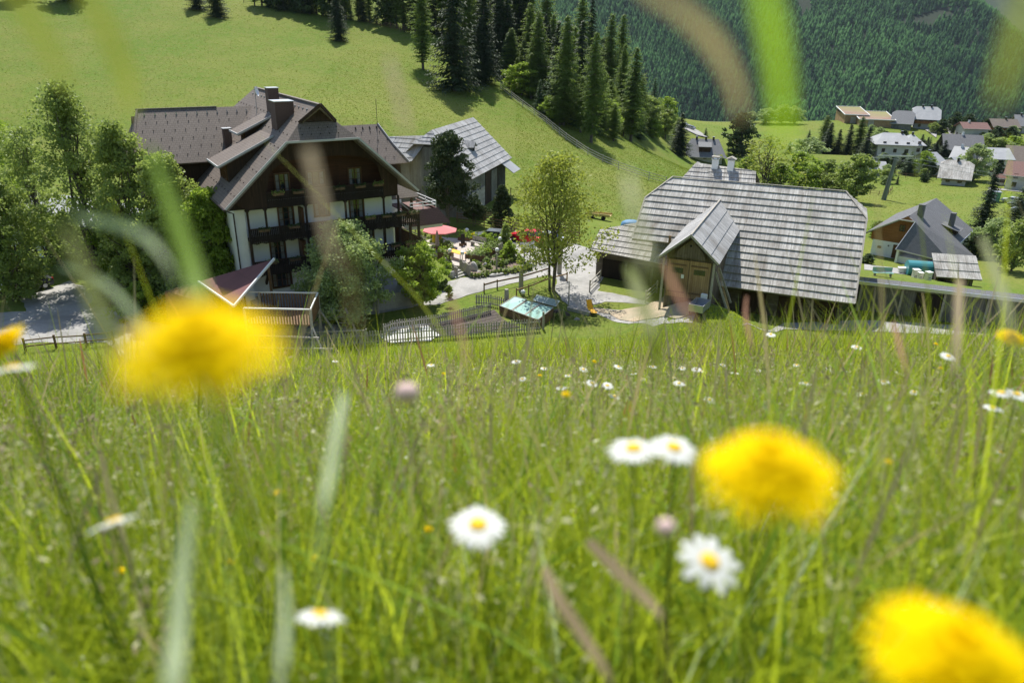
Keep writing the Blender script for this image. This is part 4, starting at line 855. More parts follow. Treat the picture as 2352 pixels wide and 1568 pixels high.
# ---- small house behind the barn with two white chimneys
B2=thing('rear_farmhouse','roof ridge with two white chimneys rising behind the shingled barn','house',(13.2465,71.358,0),-.4)
b=MB(); q1=[(2.3,9.65-.55,9.55),(8.2,8.95,9.35),(9.2,5.5,6.4),(.6,6.2,6.4)]; 
q1=[(2.46,9.5,9.6),(8.6,9.5,9.2),(9.4,5.2,6.2),(.2,5.2,6.4)]; slab(b,[q1[0],q1[1],q1[2]],.12); slab(b,[q1[0],q1[2],q1[3]],.12); q2=[(2.46,9.5,9.6),(8.6,9.5,9.2),(9.4,14,6.2),(.2,14,6.4)]; slab(b,[q2[0],q2[1],q2[2]],.12); slab(b,[q2[0],q2[2],q2[3]],.12)
r2=b.build('roof',M['shingle_under'],B2); b=MB(); courses(b,[q1[0],q1[1],q1[2]],.6,.07); courses(b,[q1[0],q1[2],q1[3]],.6,.07); b.build('shingles',M['shingle'],r2)
b=MB(); b.box(1.5,8.5,6.2,13.2,-4,6.8); b.build('wall',M['plaster'],B2)
for x in (4.15,5.75):
    c=chimney(B2,x,x+.62,9.0,9.6,8.6,10.15,'plaster',True,'chimney'); b=MB()
    if x<5: b.box(x-.02,x+.64,9.0,9.05,10.35,10.42); b.box(x-.08,x+.7,8.95,9.65,10.4,10.46); [b.box(x+i*.5,x+.12+i*.5,9.02,9.14,10.2,10.4) for i in (0,1)]
    else: b.prism([(x-.2,8.9,10.3),(x+.82,8.9,10.3),(x+.31,8.9,10.55)],(0,.85,0))
    b.build('chimney_hood',M['wood_old'],c)
# ================================================================ grey-roofed chalet on the right
zg=-8.65; C=thing('grey_roofed_chalet','chalet with grey hipped roof, wooden gable and white ground floor, right of the shingled barn','house',(55.04,110.14,zg),-.69)
cc,zr,tc=4.315,6.71,.6296; zt2=lambda u:zr-tc*abs(u-cc)
o_=1.0; zh=6.03; hu=(zr-zh)/tc
b=MB()
lf=[(cc,-.2,zr),(cc-hu,-o_,zh),(-1.06-.0,-o_,zt2(-1.06)),(-1.06,16.9,zt2(-1.06)),(cc,16.9,zr)]
rt=[(cc,-.2,zr),(cc,16.9,zr),(cc+6.45,16.0,zt2(cc+6.45)),(cc+6.45,5.57,zt2(cc+6.45)),(cc+9.34,4.8,zt2(cc+9.34))]
hipv=lambda u,z:(u,z)
# steep front hip reaching down towards the viewer
def hz(u,v): return (u,v)
slab(b,lf,.16)
hb=[(cc+9.34,4.8,zt2(cc+9.34)),(cc+6.6,-1.0-2.6,zt2(cc+6.6)-1.2)]
hipf=[(cc-.55,-.0,6.25),(cc+.55,-.0,6.25),(cc+8.0,-2.6,1.75),(cc-.1+.9,-3.6,1.35),(cc+hu-.1,-1.0,5.35)]
slab(b,rt,.16); cr_=b.build('roof',M['slate'],C)
b=MB()
hip_top=[(cc-hu,-o_,zh),(cc-.2,-.15,zr-.1),(cc+.2,-.15,zr-.1),(cc+hu,-o_,zh)]
slab(b,hip_top,.1)
main=[(cc+hu,-o_,zh),(cc+.3,-.2,zr-.12),(cc+9.34,4.8,zt2(cc+9.34)),(cc+7.2,-2.4,1.25),(cc-.1,-3.9,2.3)]
slab(b,[main[0],main[1],main[2]],.1);slab(b,[main[0],main[2],main[3]],.1);slab(b,[main[0],main[3],main[4]],.1); b.build('front_hip_roof',M['slate'],C)
b=MB(); verge(b,[(-1.1,-o_-.03,zt2(-1.1)+.02),(cc-hu,-o_-.03,zh+.02),(cc+hu,-o_-.03,zh+.02),(cc-.1,-3.93,2.32),(cc+7.2,-2.45,1.27)],.07,.14); verge(b,[(cc+6.5,5.5,zt2(cc+6.5)),(cc+6.5,16,zt2(cc+6.5)),],.08,.12); b.build('roof_edge_trim',M['zinc'],C)
b=MB(); b.prism([(cc-.75,-1.1,6.2),(cc+.75,-1.1,6.2),(cc,-1.1,zr+.02)],(0,.05,0)); b.build('gablet',M['orange'],C)
b=MB(); b.box(0,8.6,0,16,-1,2.35); b.box(8.6,10.5,4.9,16,-1,2.3); b.build('wall',M['plaster'],C)
b=MB(); b.prism([(-.35,.0,2.35),(8.6,.0,2.35),(8.6,0,zt2(8.6)-.2),(cc+hu,0,zh-.2),(cc-hu,0,zh-.2),(-.35,0,zt2(-.35)-.2)],(0,15.9,0)); b.build('gable_boarding',M['orange'],C)
b=MB(); slab(b,[(-.95,-o_+.02,zt2(-.95)-.17),(cc-hu,-o_+.02,zh-.17),(cc-hu,0,zh-.17),(-.95,0,zt2(-.95)-.17)],.04); b.build('soffit_boarding',M['orange'],C)
window(C,3.3,4.1,4.15,5.15,0,2,3,.08); window(C,.85,1.35,1.15,1.5,0,1,1,.05)
b=MB(); b.box(3.0,4.01,-.06,.0,0,2.05); d=b.build('front_door',M['wood_frame'],C); b=MB(); b.tube([(3.9,-.12,1.0),(3.9,-.12,1.2)],.02,5); b.build('handle',M['zinc'],d)
b=MB(); b.lathe([(.001,-.12),(.07,-.1),(.09,.05),(.04,.12),(.001,.14)],8,(2.35,-.14,1.75)); b.build('wall_lamp',M['metal_dark'],C)
b=MB(); b.box(4.3,4.6,-3.5,-.01,-1,2.2); b.box(4.3,11.2,-3.0,4.8,-1,1.2); b.build('side_wall',M['plaster'],C)
chimney(C,4.7,5.5,2.6,3.5,5.6,7.9,'slate',True,'chimney','slate')
chimney(C,8.3,9.0,7.6,8.5,3.4,6.4,'slate',False)
b=MB(); slab(b,[(cc+3.2,6.6,zt2(cc+3.2)+.05),(cc+6.0,6.2,zt2(cc+3.2)-.65),(cc+6.0,9.2,zt2(cc+3.2)-.65),(cc+3.2,9.2,zt2(cc+3.2)+.05)],.1); b.build('dormer_roof',M['slate'],C)
b=MB(); b.box(cc+3.8,cc+5.4,6.9,9.0,2.6,zt2(cc+3.2)-.6); b.build('dormer_wall',M['plank_dark'],C)
# ================================================================ long low shed on the right
SH=thing('long_timber_shed','long low timber shed with flat dark roof edge below the chalet lawn','shed',(13.2465,71.358,0),-.4)
b=MB(); slab(b,[(19.4,-4.1,2.75),(46,-2.7,2.75),(46,-1.5,2.95),(19.4,-2.9,2.95)],.14); slab(b,[(19.4,-2.9,2.95),(46,-1.5,2.95),(46,2.2,1.2),(19.4,.8,1.2)],.14); b.build('roof',M['slate'],SH)
b=MB(); b.beam((19.3,-4.15,2.78),(46,-2.75,2.78),.12,.28); b.build('roof_edge',M['zinc'],SH)
b=MB(); b.prism([(19.6,-3.2,-3),(46,-1.8,-3),(46,-1.2,-3),(19.6,-2.6,-3)],(0,0,5.6)); b.prism([(19.6,-2.6,-3),(46,-1.2,-3),(46,1.8,-3),(19.6,.4,-3)],(0,0,4.1)); b.build('wall',M['plank_grey'],SH)
b=MB()
for f in (.17,.5,.62): x=19.6+26.4*f; y=-3.24+1.4*f; b.prism([(x,y-.06,-1.5),(x+2.2,y+.06,-1.5),(x+2.2,y+.06,2.2),(x,y-.06,2.2)],(0,.06,0))
b.build('dark_opening',M['plank_black'],SH)
b=MB()
for k in range(9): x=19.7+k*3.2; y=-3.4+.053*(x-19.6); b.box(x,x+.16,y-.1,y+.06,-2,2.75)
b.build('posts',M['wood_old'],SH)
# ================================================================ village houses
def gh(x,y,depth=None):
    if depth is None: return hit(x,y)
    r=ray(x,y); q=CAMP+r*depth; return np.array([q[0],q[1],Tz(q[0],q[1])]),depth
def house(label,px,py,wpx,D,hw,hr,rz,roofm='slate',wallm='village_plaster',upper=None,hip=0,over=.7,chim=((.3,),),wins=1,cat='house',depth=None,name='village_house',gable_m=None,balc=False):
    q,t=gh(px,py,depth); L=wpx*t/F
    L*=.88; hw*=.78; hr*=.8; D*=.9; h=thing(name,label,cat,(q[0],q[1],q[2]),math.radians(rz)); l=L/2; d=D/2
    b=MB(); b.box(-l,l,0,D,-3,hw); 
    if hip==0: [b.prism([(x,0,hw),(x,D,hw),(x,d,hw+hr-.1)],(.2 if x<0 else -.2,0,0)) for x in (-l,l)]
    b.build('wall',M[wallm],h)
    if upper:
        z0=hw*.5; b=MB(); b.box(-l-.06,l+.06,-.06,D+.06,z0,hw-.02)
        if hip<2: [b.prism([(x,-.06,hw),(x,D+.06,hw),(x,d,hw+hr-.15)],(.15 if x<0 else -.15,0,0)) for x in (-l-.06,l+.06)]
        b.build('upper_boarding',M[upper],h)
    o=over; s=hr/d; e=hw-s*o+.1; X=l+o; Z=hw+hr+.1
    b=MB(); hp=hip
    f=[(-X+hp,d,Z),(X-hp,d,Z),(X,-o,e),(-X,-o,e)]; k=[(-X+hp,d,Z),(X-hp,d,Z),(X,D+o,e),(-X,D+o,e)]
    if 0<hp<l*.7 and hip<2.0:
        zh=Z-hp*s; yo=hp; f=[(-X+hp,d,Z),(X-hp,d,Z),(X,d-yo,zh),(X,-o,e),(-X,-o,e),(-X,d-yo,zh)]; k=[(-X+hp,d,Z),(X-hp,d,Z),(X,d+yo,zh),(X,D+o,e),(-X,D+o,e),(-X,d+yo,zh)]
        slab(b,[(-X+hp,d,Z),(-X,d-yo,zh),(-X,d+yo,zh)],.18); slab(b,[(X-hp,d,Z),(X,d-yo,zh),(X,d+yo,zh)],.18)
    elif hp: slab(b,[(-X+hp,d,Z),(-X,-o,e),(-X,D+o,e)],.18); slab(b,[(X-hp,d,Z),(X,-o,e),(X,D+o,e)],.18)
    slab(b,f,.18); slab(b,k,.18); r=b.build('roof',M[roofm],h)
    b=MB(); b.beam((-X,-o-.05,e),(X,-o-.05,e),.1,.18); b.build('gutter',M['trim'],r)
    for c in chim:
        if c: x=-l+L*c[0]; chimney(h,x-.3,x+.3,d-.5,d+.1,hw+hr-.8,hw+hr+.8,'plaster' if len(c)>1 else 'metal_dark',True,'chimney')
    n=max(2,int(L/3.2))
    for st in range(wins):
        z=.8+st*2.2
        for i in range(n): x=-l+L*(i+.5)/n-.5; window(h,x,x+1.0,z,z+1.2,-.07 if (upper and st) else 0,2,2,.09,curt=False)
        for i in range(2): 
            y=D*(i+.6)/2.4; window(h,y,y+.9,z,z+1.2,-l-(.07 if (upper and st) else 0),2,2,.09,axis='u')
            window(h,y,y+.9,z,z+1.2,l+(.07 if (upper and st) else 0),2,2,.09,axis='u',sgn=1)
    if balc: b=MB(); b.box(-l,l,-1.1,-.06,hw*.5-.1,hw*.5); b.box(-l,l,-1.14,-1.06,hw*.5,hw*.5+.9); b.build('balcony',M['orange'],h)
    return h
def flat(label,px,py,wpx,D,h0,h1,rz,roofm,wallm,name='farm_building',cat='barn'):
    q,t=gh(px,py); L=wpx*t/F; h=thing(name,label,cat,(q[0],q[1],q[2]),math.radians(rz)); l=L/2
    b=MB(); b.prism([(-l,0,-3),(l,0,-3),(l,0,h0),(-l,0,h0)],(0,.2,0)); b.box(-l,-l+.2,.2,D,-3,h0+.2); b.box(l-.2,l,.2,D,-3,h0+.2); b.box(-l+.2,l-.2,D-.2,D,-3,h1); b.build('wall',M[wallm],h)
    b=MB(); slab(b,[(-l-.3,-.4,h0+.1),(l+.3,-.4,h0+.1),(l+.3,D+.3,h1+.1),(-l-.3,D+.3,h1+.1)],.3); r=b.build('roof',M[roofm],h)
    b=MB(); verge(b,[(-l-.35,-.45,h0+.12),(l+.35,-.45,h0+.12),(l+.35,D+.35,h1+.12),(-l-.35,D+.35,h1+.12),(-l-.35,-.45,h0+.12)],.25,.3); b.build('roof_edge',M['white'],r)
    b=MB(); b.box(-l*.5,-l*.5+2.2,-.05,0,0,2.6); b.build('barn_gate',M['wood_old'],h); return h
M['turf_roof']=mottled('sedum_roof',(.24,.16,.12),(.30,.21,.16),.25,.95,.1,.02,(.23,.22,.09),.05)
flat('small low annex at the left end of the modern farm barns',1918,272,18,6,1.8,2.0,-8,'slate_light','honey')
flat('taller modern timber barn with reddish turf roof on the crest',1965,284,50,15,3.4,5.4,-8,'turf_roof','honey')
flat('long low modern timber barn with green and brown turf roof on the crest',2012,292,74,17,2.8,4.6,-12,'turf_roof','honey')
house('old grey-roofed timber barn between the turf-roofed barn and the farm chalet',2068,297,46,13,3.2,5.2,-28,'slate_light','plank_grey',chim=(),wins=0,cat='barn',name='farm_building',hip=1.5)
house('farm chalet on the crest with orange wooden upper floor and two black chimneys',2122,297,50,12,6,4.6,-22,'metal_roof','village_plaster','orange',1.6,1.4,((.3,),(.7,)),2,balc=True)
house('light-roofed white inn in the middle of the village',2050,372,84,14,7.5,3.2,-12,'metal_roof','plaster_dirty',None,3.5,1.2,((.75,),),3)
house('right cross wing of the light-roofed inn with pyramid roof',2094,370,38,12,7,3.0,-12,'metal_roof','plaster_dirty',None,3.0,1.0,((.5,),),3)
house('small house with flat reddish-brown roof behind the dark-roofed chalet',2237,322,56,10,5.5,2.2,-10,'tile_rust','village_plaster',None,0,.8,((.3,1),),1)
house('dark-roofed chalet with shed dormer below the reddish roof',2208,365,78,13,4.5,4.6,-18,'slate','plank_black',None,0,1.2,((.5,1),),1)
house('long brown house at the top right of the village',2307,312,58,10,4.5,3,-8,'tile','orange',None,0,.8,((.6,),),1)
house('grey-roofed house at the right edge above the village slope',2350,306,34,12,4,4.2,-20,'slate_light','village_plaster',None,0,.9,((.3,),),1)
house('small brown-roofed barn above the pale hall at the right edge',2338,392,52,12,4,4.5,-28,'tile','plank_dark',None,0,1.2,(),0,cat='barn')
house('long pale hall with white glazed roof at the right of the village',2290,402,58,14,6,3,-12,'metal_roof','plaster_dirty',None,0,.5,(),1,cat='hall')
house('white gabled house with pale roof left of the village chalets',2154,402,42,11,4.2,3.2,20,'metal_roof','village_plaster',None,0,.8,((.5,),),1)
house('chalet with large light roof and wooden gable at the edge of the green meadow',2188,426,54,11,3.4,4.2,-30,'shingle','village_plaster','orange',1.5,1.3,((.5,),),1)
house('small dark timber house with pale roof above the village chalets',2196,384,26,9,4,3.4,-40,'metal_roof','plank_red',None,0,1,((.4,1),),1)
house('tiny pale-roofed house behind the village chalets',2215,400,30,9,3,2.6,10,'metal_roof','village_plaster',None,0,.7,(),1)
house('white house with brown roof at the right edge of the picture',2345,438,76,12,5.2,3.2,-35,'tile_rust','village_plaster',None,0,1.0,(),2)
house('small brick kiosk with red roof beside the white house',2296,426,19,4,2.4,1.1,-15,'tile_rust','plaster_dirty',None,0,.3,(),1,cat='kiosk',name='kiosk')
house('grey hip-roofed house with a broad shed dormer at the foot of the hillside',1618,371,88,11,3.0,4.9,-8,'slate_light','village_plaster','plank_dark',2.4,1.3,((.25,),(.52,),(.74,)),1)
q,t=hit(1618,374); hh_=[o for o in bpy.data.objects if o.get('label','').startswith('grey hip-roofed house with')][0]
b=MB(); slab(b,[(-2.3,3.4,5.6),(1.9,3.4,5.6),(1.9,.0,4.5),(-2.3,.0,4.5)],.15); b.build('dormer_roof',M['slate_light'],hh_); b=MB(); b.box(-2.0,1.6,.5,3.4,2.8,4.5); b.build('dormer_wall',M['plank_dark'],hh_)
# turret with shingle cone roof
q,t=hit(1997,402); tu=thing('shingled_turret','small round tower with pointed grey shingle roof right of the dark spruces','tower',q)
b=MB(); b.lathe([(1.5,-2),(1.5,1.6)],16); b.build('wall',M['plaster'],tu); b=MB(); b.lathe([(2.1,1.4),(1.35,2.9),(.7,4.3),(.3,5.1),(.02,5.2)],16); b.build('roof',M['shingle'],tu)
house('low pale house at the foot of the shingled turret',2018,404,28,7,2.6,2.0,-10,'metal_roof','plaster',None,0,.6,(),1)
# green-roofed low building behind the barn
q,t=hit(1910,408); gb=thing('turf_roofed_building','low building with sloping green turf roof behind the barn','building',q,math.radians(-10))
b=MB(); b.box(-9,9,0,12,-3,2.6); b.build('wall',M['plaster_dirty'],gb); b=MB(); slab(b,[(-9.5,-.5,2.6),(9.5,-.5,2.6),(9.5,12.5,4.8),(-9.5,12.5,4.8)],.25); b.build('roof',M['ground'],gb)
# green booth
q,t=hit(2279,462); gbo=thing('lift_booth','small green sheet-metal booth on the meadow left of the white house','booth',q,-.3)
b=MB(); b.box(-1.2,1.2,-1,1,-.3,2.3); b.build('body',M['green_booth'],gbo); b=MB(); b.box(-1.35,1.35,-1.15,1.15,2.3,2.42); b.build('roof',M['zinc'],gbo); b=MB(); b.box(-.5,.4,-1.04,-1.0,0,1.9); b.build('door',M['trim'],gbo)
# chairlift pylon
q,t=hit(2029,459); py=thing('chairlift_pylon','grey tapered chairlift pylon on the green meadow','lift pylon',q,-.2)
b=MB(); b.tube([(0,0,-.4),(.9,0,10.3)],[.62,.36],12); b.build('pole',M['metal_dark'] if 0 else mat('pylon_green',(.16,.19,.18),.5,.3),py)
b=MB(); b.beam((-3.2,0,10.4),(4.6,0,10.6),.3,.35); [b.beam((x-1.3,0,10.0+.02*x),(x+1.3,0,10.1+.02*x),.16,.16) for x in (-2.8,4.3)]; b.build('crossarm',M['zinc'],py)
b=MB()
for x in (-2.8,4.3):
    for k in range(5): b.lathe([(.001,-.05),(.16,-.05),(.16,.05),(.001,.05)],8,(x-1.1+k*.55,0,10.3))
b.build('sheaves',M['black'],py)
b=MB(); [b.tube([(x,-.1,9.8),(x,.1,11.4)],.04,5) for x in (-3.5,-2,3.5,5)]; [b.beam((x,-.5,11.3),(x+1.4,-.5,11.3),.04,.04) for x in (-3.5,3.5)]; [b.beam((x,.0,10.9),(x+1.4,.0,10.9),.03,.03) for x in (-3.5,3.5)]; b.build('service_rail',M['zinc'],py)
qw=np.array(q); 
for i,(dx_,lab) in enumerate(((-2.8,'left haul rope of the chairlift running from the pylon to the right edge'),(4.3,'right haul rope of the chairlift running from the pylon to the right edge'))):
    a=Vector((qw[0]+dx_*math.cos(-.2),qw[1]+dx_*math.sin(-.2),qw[2]+10.3)); e=Vector((155,150+dx_,a.z-6.5)); f2=Vector((qw[0]-75+dx_,qw[1]+220,-6+8))
    b=MB(); b.tube([a]+[a.lerp(e,k/8)-Vector((0,0,2.2*4*(k/8)*(1-k/8)*.35)) for k in range(1,9)],.028,4); o=b.build('lift_cable',M['zinc']); tagp(o,lab,'cable',None)
# ================================================================ fences
def rail_fence(label,pts,h=1.1,rails=3,sp=2.2,m='wood_old',group=None,post=.12,px=True,name='rail_fence',rt=.09,slant=False):
    P_=[hit(*p)[0] if px else np.array(p) for p in pts]; f=thing(name,label,'fence',P_[0],0,group); o0=np.array(P_[0]); pp=[]
    for a,b_ in zip(P_[:-1],P_[1:]):
        n=max(1,int(np.linalg.norm((b_-a)[:2])/sp))
        for k in range(n): q=a+(b_-a)*k/n; pp.append(q)
    pp.append(P_[-1]); pp=[np.array([q[0],q[1],Tz(q[0],q[1])])-o0 for q in pp]
    proto=None
    for q in pp:
        if proto is None:
            b=MB(); b.box(-post/2,post/2,-post/2,post/2,-.4,h+.08); proto=b.build('post',M[m],f); proto.location=q
        else: c=proto.copy(); COL.objects.link(c); c.parent=f; c.location=q
    for r in range(rails):
        z=h*(r+1)/rails-.06; b=MB()
        for a,c in zip(pp[:-1],pp[1:]): b.beam(tuple(a+[0,-.07,z+random.uniform(-.03,.03)]),tuple(c+[0,-.07,z+random.uniform(-.03,.03)]),.05,rt)
        b.build('rail',M[m],f)
    return f
rail_fence('grey rail fence running down the hillside along the edge of the grove',[(1150,205),(1200,245),(1255,285),(1300,322),(1350,356),(1420,389),(1490,413),(1530,424)],1.3,3,3.0,'wood_old')
rail_fence('rail fence along the forest edge at the top of the meadow',[(560,6),(640,14),(745,30),(850,54),(945,78)],1.3,3,3.4,'wood_brown')
rail_fence('dark paddock rail fence behind the parked cars',[(1050,512),(1112,522),(1182,536),(1240,545),(1330,560)],1.3,4,2.4,'wood_brown')
rail_fence('second dark paddock fence further back near the small conifer',[(1080,497),(1115,503),(1190,516),(1245,524),(1330,538)],1.2,4,2.4,'wood_brown')
rail_fence('short wire fence on the meadow right of the grey barn',[(1173,450),(1215,457),(1245,462)],1.1,1,4.5,'wood_brown',rt=.03)
rail_fence('thin post fence along the lawn behind the terrace',[(955,530),(990,541),(1032,553),(1070,560),(1102,563)],1.0,1,2.6,'wood_brown',rt=.03,post=.09)
rail_fence('brown wooden rail between the road and the picket garden',[(1112,672),(1142,664),(1200,652),(1260,634)],.85,1,2.2,'wood_brown',rt=.14)
rail_fence('yellowish wooden rail along the grass strip left of the big spring tree',[(1186,684),(1214,676),(1262,657),(1302,646)],.85,1,2.2,'honey',rt=.12)
rail_fence('short railing left of the barn garage',[(1354,671),(1378,646)],1.1,3,2.4,'wood_old')
rail_fence('short railing right of the barn garage below the entrance',[(1482,696),(1508,672)],1.1,3,2.4,'wood_old')
rail_fence('rail fence on the meadow at the left bottom of the gravel lot',[(60,808),(130,800),(200,796),(262,790)],1.0,2,2.6,'wood_brown')
rail_fence('small rail fence beside the chairlift pylon',[(1998,447),(2018,449),(2040,447),(2048,438)],1.1,2,2.5,'wood_brown')
rail_fence('long meadow fence below the village houses',[(2010,405),(2080,408),(2150,413)],1.2,2,4,'wood_brown')
def picket(label,pts,h=1.0,gap=.08,wd=.12,px=True,m='wood_old',z0=0,group=None):
    P_=[hit(*p)[0] if px else np.array([p[0],p[1],Tz(p[0],p[1])]) for p in pts]; f=thing('picket_fence',label,'fence',P_[0],0,group); o0=P_[0]
    for (a,c) in zip(P_[:-1],P_[1:]):
        d=c-a; Ls=np.linalg.norm(d[:2]); ang=math.atan2(d[1],d[0]); n=int(Ls/(wd+gap)); b=MB()
        ca,sa=math.cos(ang),math.sin(ang)
        for k in range(n):
            s=(k+.5)*Ls/n; x=a[0]+ca*s; y=a[1]+sa*s; z=Tz(x,y)-o0[2]+z0; hh2=h+random.uniform(-.05,.05); w2=wd/2*random.uniform(.7,1.15); X=x-o0[0];Y=y-o0[1]
            b.prism([(X-ca*w2,Y-sa*w2,z+.05),(X+ca*w2,Y+sa*w2,z+.05),(X+ca*w2,Y+sa*w2,z+hh2),(X-ca*w2,Y-sa*w2,z+hh2)],(-sa*.022,ca*.022,0))
        b.build('pickets',M[m],f)
        for zz_ in (.25,.78):
            b=MB(); b.beam((a[0]-o0[0]+sa*.05,a[1]-o0[1]-ca*.05,zz_+z0),(c[0]-o0[0]+sa*.05,c[1]-o0[1]-ca*.05,zz_+z0+c[2]-a[2]),.04,.08); b.build('rail',M[m],f)
    return f
picket('grey picket fence on the far side of the vegetable garden',[(880,772),(905,763),(1010,748),(1128,720)],1.0)
picket('grey picket fence on the near side of the vegetable garden',[(-13.5,50.4,0),(-10,51.3,0),(-3.5,53.0,0),(2.25,54.5,0)],1.1,px=False)
picket('short grey picket fence behind the garden, beside the road',[(1092,700),(1125,702),(1178,714)],1.0)
# ================================================================ hut with red roof, climbing frame deck
tq=lambda x,y,d: CAMP+ray(x,y)*d
A_,B_,D_=tq(537,704,52),tq(630,595,55.5),tq(455,647,57)
hut=thing('red_roofed_hut','triangular dull red roof with white edges in front of the inn','hut',(A_[0],A_[1],Tz(A_[0],A_[1])))
o0=np.array([A_[0],A_[1],Tz(A_[0],A_[1])]); loc=lambda p:tuple(np.array(p)-o0)
b=MB(); slab(b,[loc(A_),loc(B_),loc(D_)],.12); b.build('roof',M['red_metal'],hut)
b=MB(); verge(b,[loc(B_+[0,0,.03]),loc(A_+[0,0,.03]),loc(D_+[0,0,.03])],.12,.16); b.build('white_edge',M['white'],hut)
b=MB(); E_=D_+(D_-B_)*.45; b.prism([loc(D_),loc(E_),loc(E_+[0,-.5,-2.2]),loc(A_*.55+D_*.45+[0,0,-1.0])],(0,.1,0)); 
for p in (A_*.85+B_*.15,A_*.85+D_*.15,B_*.9+D_*.1,D_*.9+B_*.1): q=loc(p+np.array([0,.3,-.2])); b.box(q[0]-.08,q[0]+.08,q[1]-.08,q[1]+.08,-.5,q[2])
b.build('timber_frame',M['wood_brown'],hut)
DK=[tq(560,687,55),tq(597,688,55),tq(731.6,691.6,55),tq(712.7,710.6,51.5),tq(560,700,51.5)]
o0=np.array([DK[3][0],DK[3][1],0.]); dk=thing('timber_deck','raised timber deck with slatted balustrade and white handrail before the inn','deck',o0)
zt_=DK[3][2]; ps=[np.array([p[0],p[1],zt_])-o0 for p in DK]
b=MB(); b.prism([tuple(p-[0,0,1.25]) for p in ps],(0,0,.1)); b.build('floor',M['wood_brown'],dk)
b=MB(); 
for a,c in ((ps[0],ps[2]),(ps[2],ps[3]),(ps[3],ps[4])): b.beam(tuple(a),tuple(c),.09,.09)
b.build('handrail',M['white'],dk)
b=MB()
for a,c in ((ps[1],ps[2]),(ps[2],ps[3]),(ps[3],ps[4])):
    n=int(np.linalg.norm(c-a)/.2)
    for k in range(n): q=a+(c-a)*(k+.5)/n; b.box(q[0]-.055,q[0]+.055,q[1]-.015,q[1]+.015,q[2]-1.2,q[2]-.08)
b.build('balusters',M['wood_brown'],dk)
b=MB()
for p in ps[1:]: b.box(p[0]-.08,p[0]+.08,p[1]-.08,p[1]+.08,-.5,p[2])
b.beam(tuple(ps[3]-[0,0,1.3]),tuple(ps[3]+[1.3,-1.2,-zt_]),.12,.12); b.beam(tuple(ps[3]-[0,0,1.3]),tuple(ps[3]+[.2,-1.6,-zt_]),.12,.12); b.beam(tuple(ps[2]-[0,0,1.3]),tuple(ps[2]+[1.8,-.6,-zt_]),.12,.12)
b.beam(tuple(ps[4]+[0,-.3,-1.9]),tuple(ps[3]+[.6,-.6,-1.9]),.1,.1); b.beam(tuple(ps[4]+[0,-.9,-2.6]),tuple(ps[3]+[1.6,-.9,-2.6]),.1,.1); b.build('supports',M['wood_old'],dk)
q,_=hit(800,790); lr=thing('climbing_frame','leaning climbing frame of grey poles beside the timber deck','play equipment',q)
b=MB(); 
for x in (0,1.1): b.beam((x,0,-.2),(x-1.5,1.6,2.3),.1,.1)
for k in range(6): s=k/6+.1; b.beam((-1.5*s,1.6*s,2.4*s-.1),(1.1-1.5*s,1.6*s,2.4*s-.1),.06,.06)
b.beam((-3,-.2,1.0),(1.6,-1.4,1.7),.09,.09); b.beam((1.5,-1.5,-.2),(1.7,-1.3,1.8),.1,.1); b.build('poles',M['wood_old'],lr)
# pale-roofed building at the far left among the trees
q,t=gh(95,590); lb=thing('pale_roofed_building','long building with pale metal roof hidden behind the leafy trees at the left','building',q,math.radians(-24))
L=12; r0=tq(20,462,t+2)[2]-q[2]
b=MB(); b.box(-5,15,0,10,-1,3.0); b.box(-5,0,-.1,0,2.0,3); b.build('wall',M['plaster'],lb); b=MB(); slab(b,[(-8,-1.5,r0-1.6),(17,-1.5,r0-1.6),(17,6,r0+.2),(-8,6,r0+.2)],.2); b.build('roof',M['metal_roof'],lb)
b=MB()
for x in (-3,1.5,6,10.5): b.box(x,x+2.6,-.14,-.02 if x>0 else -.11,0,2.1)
b.build('garage_opening',M['black'],lb)
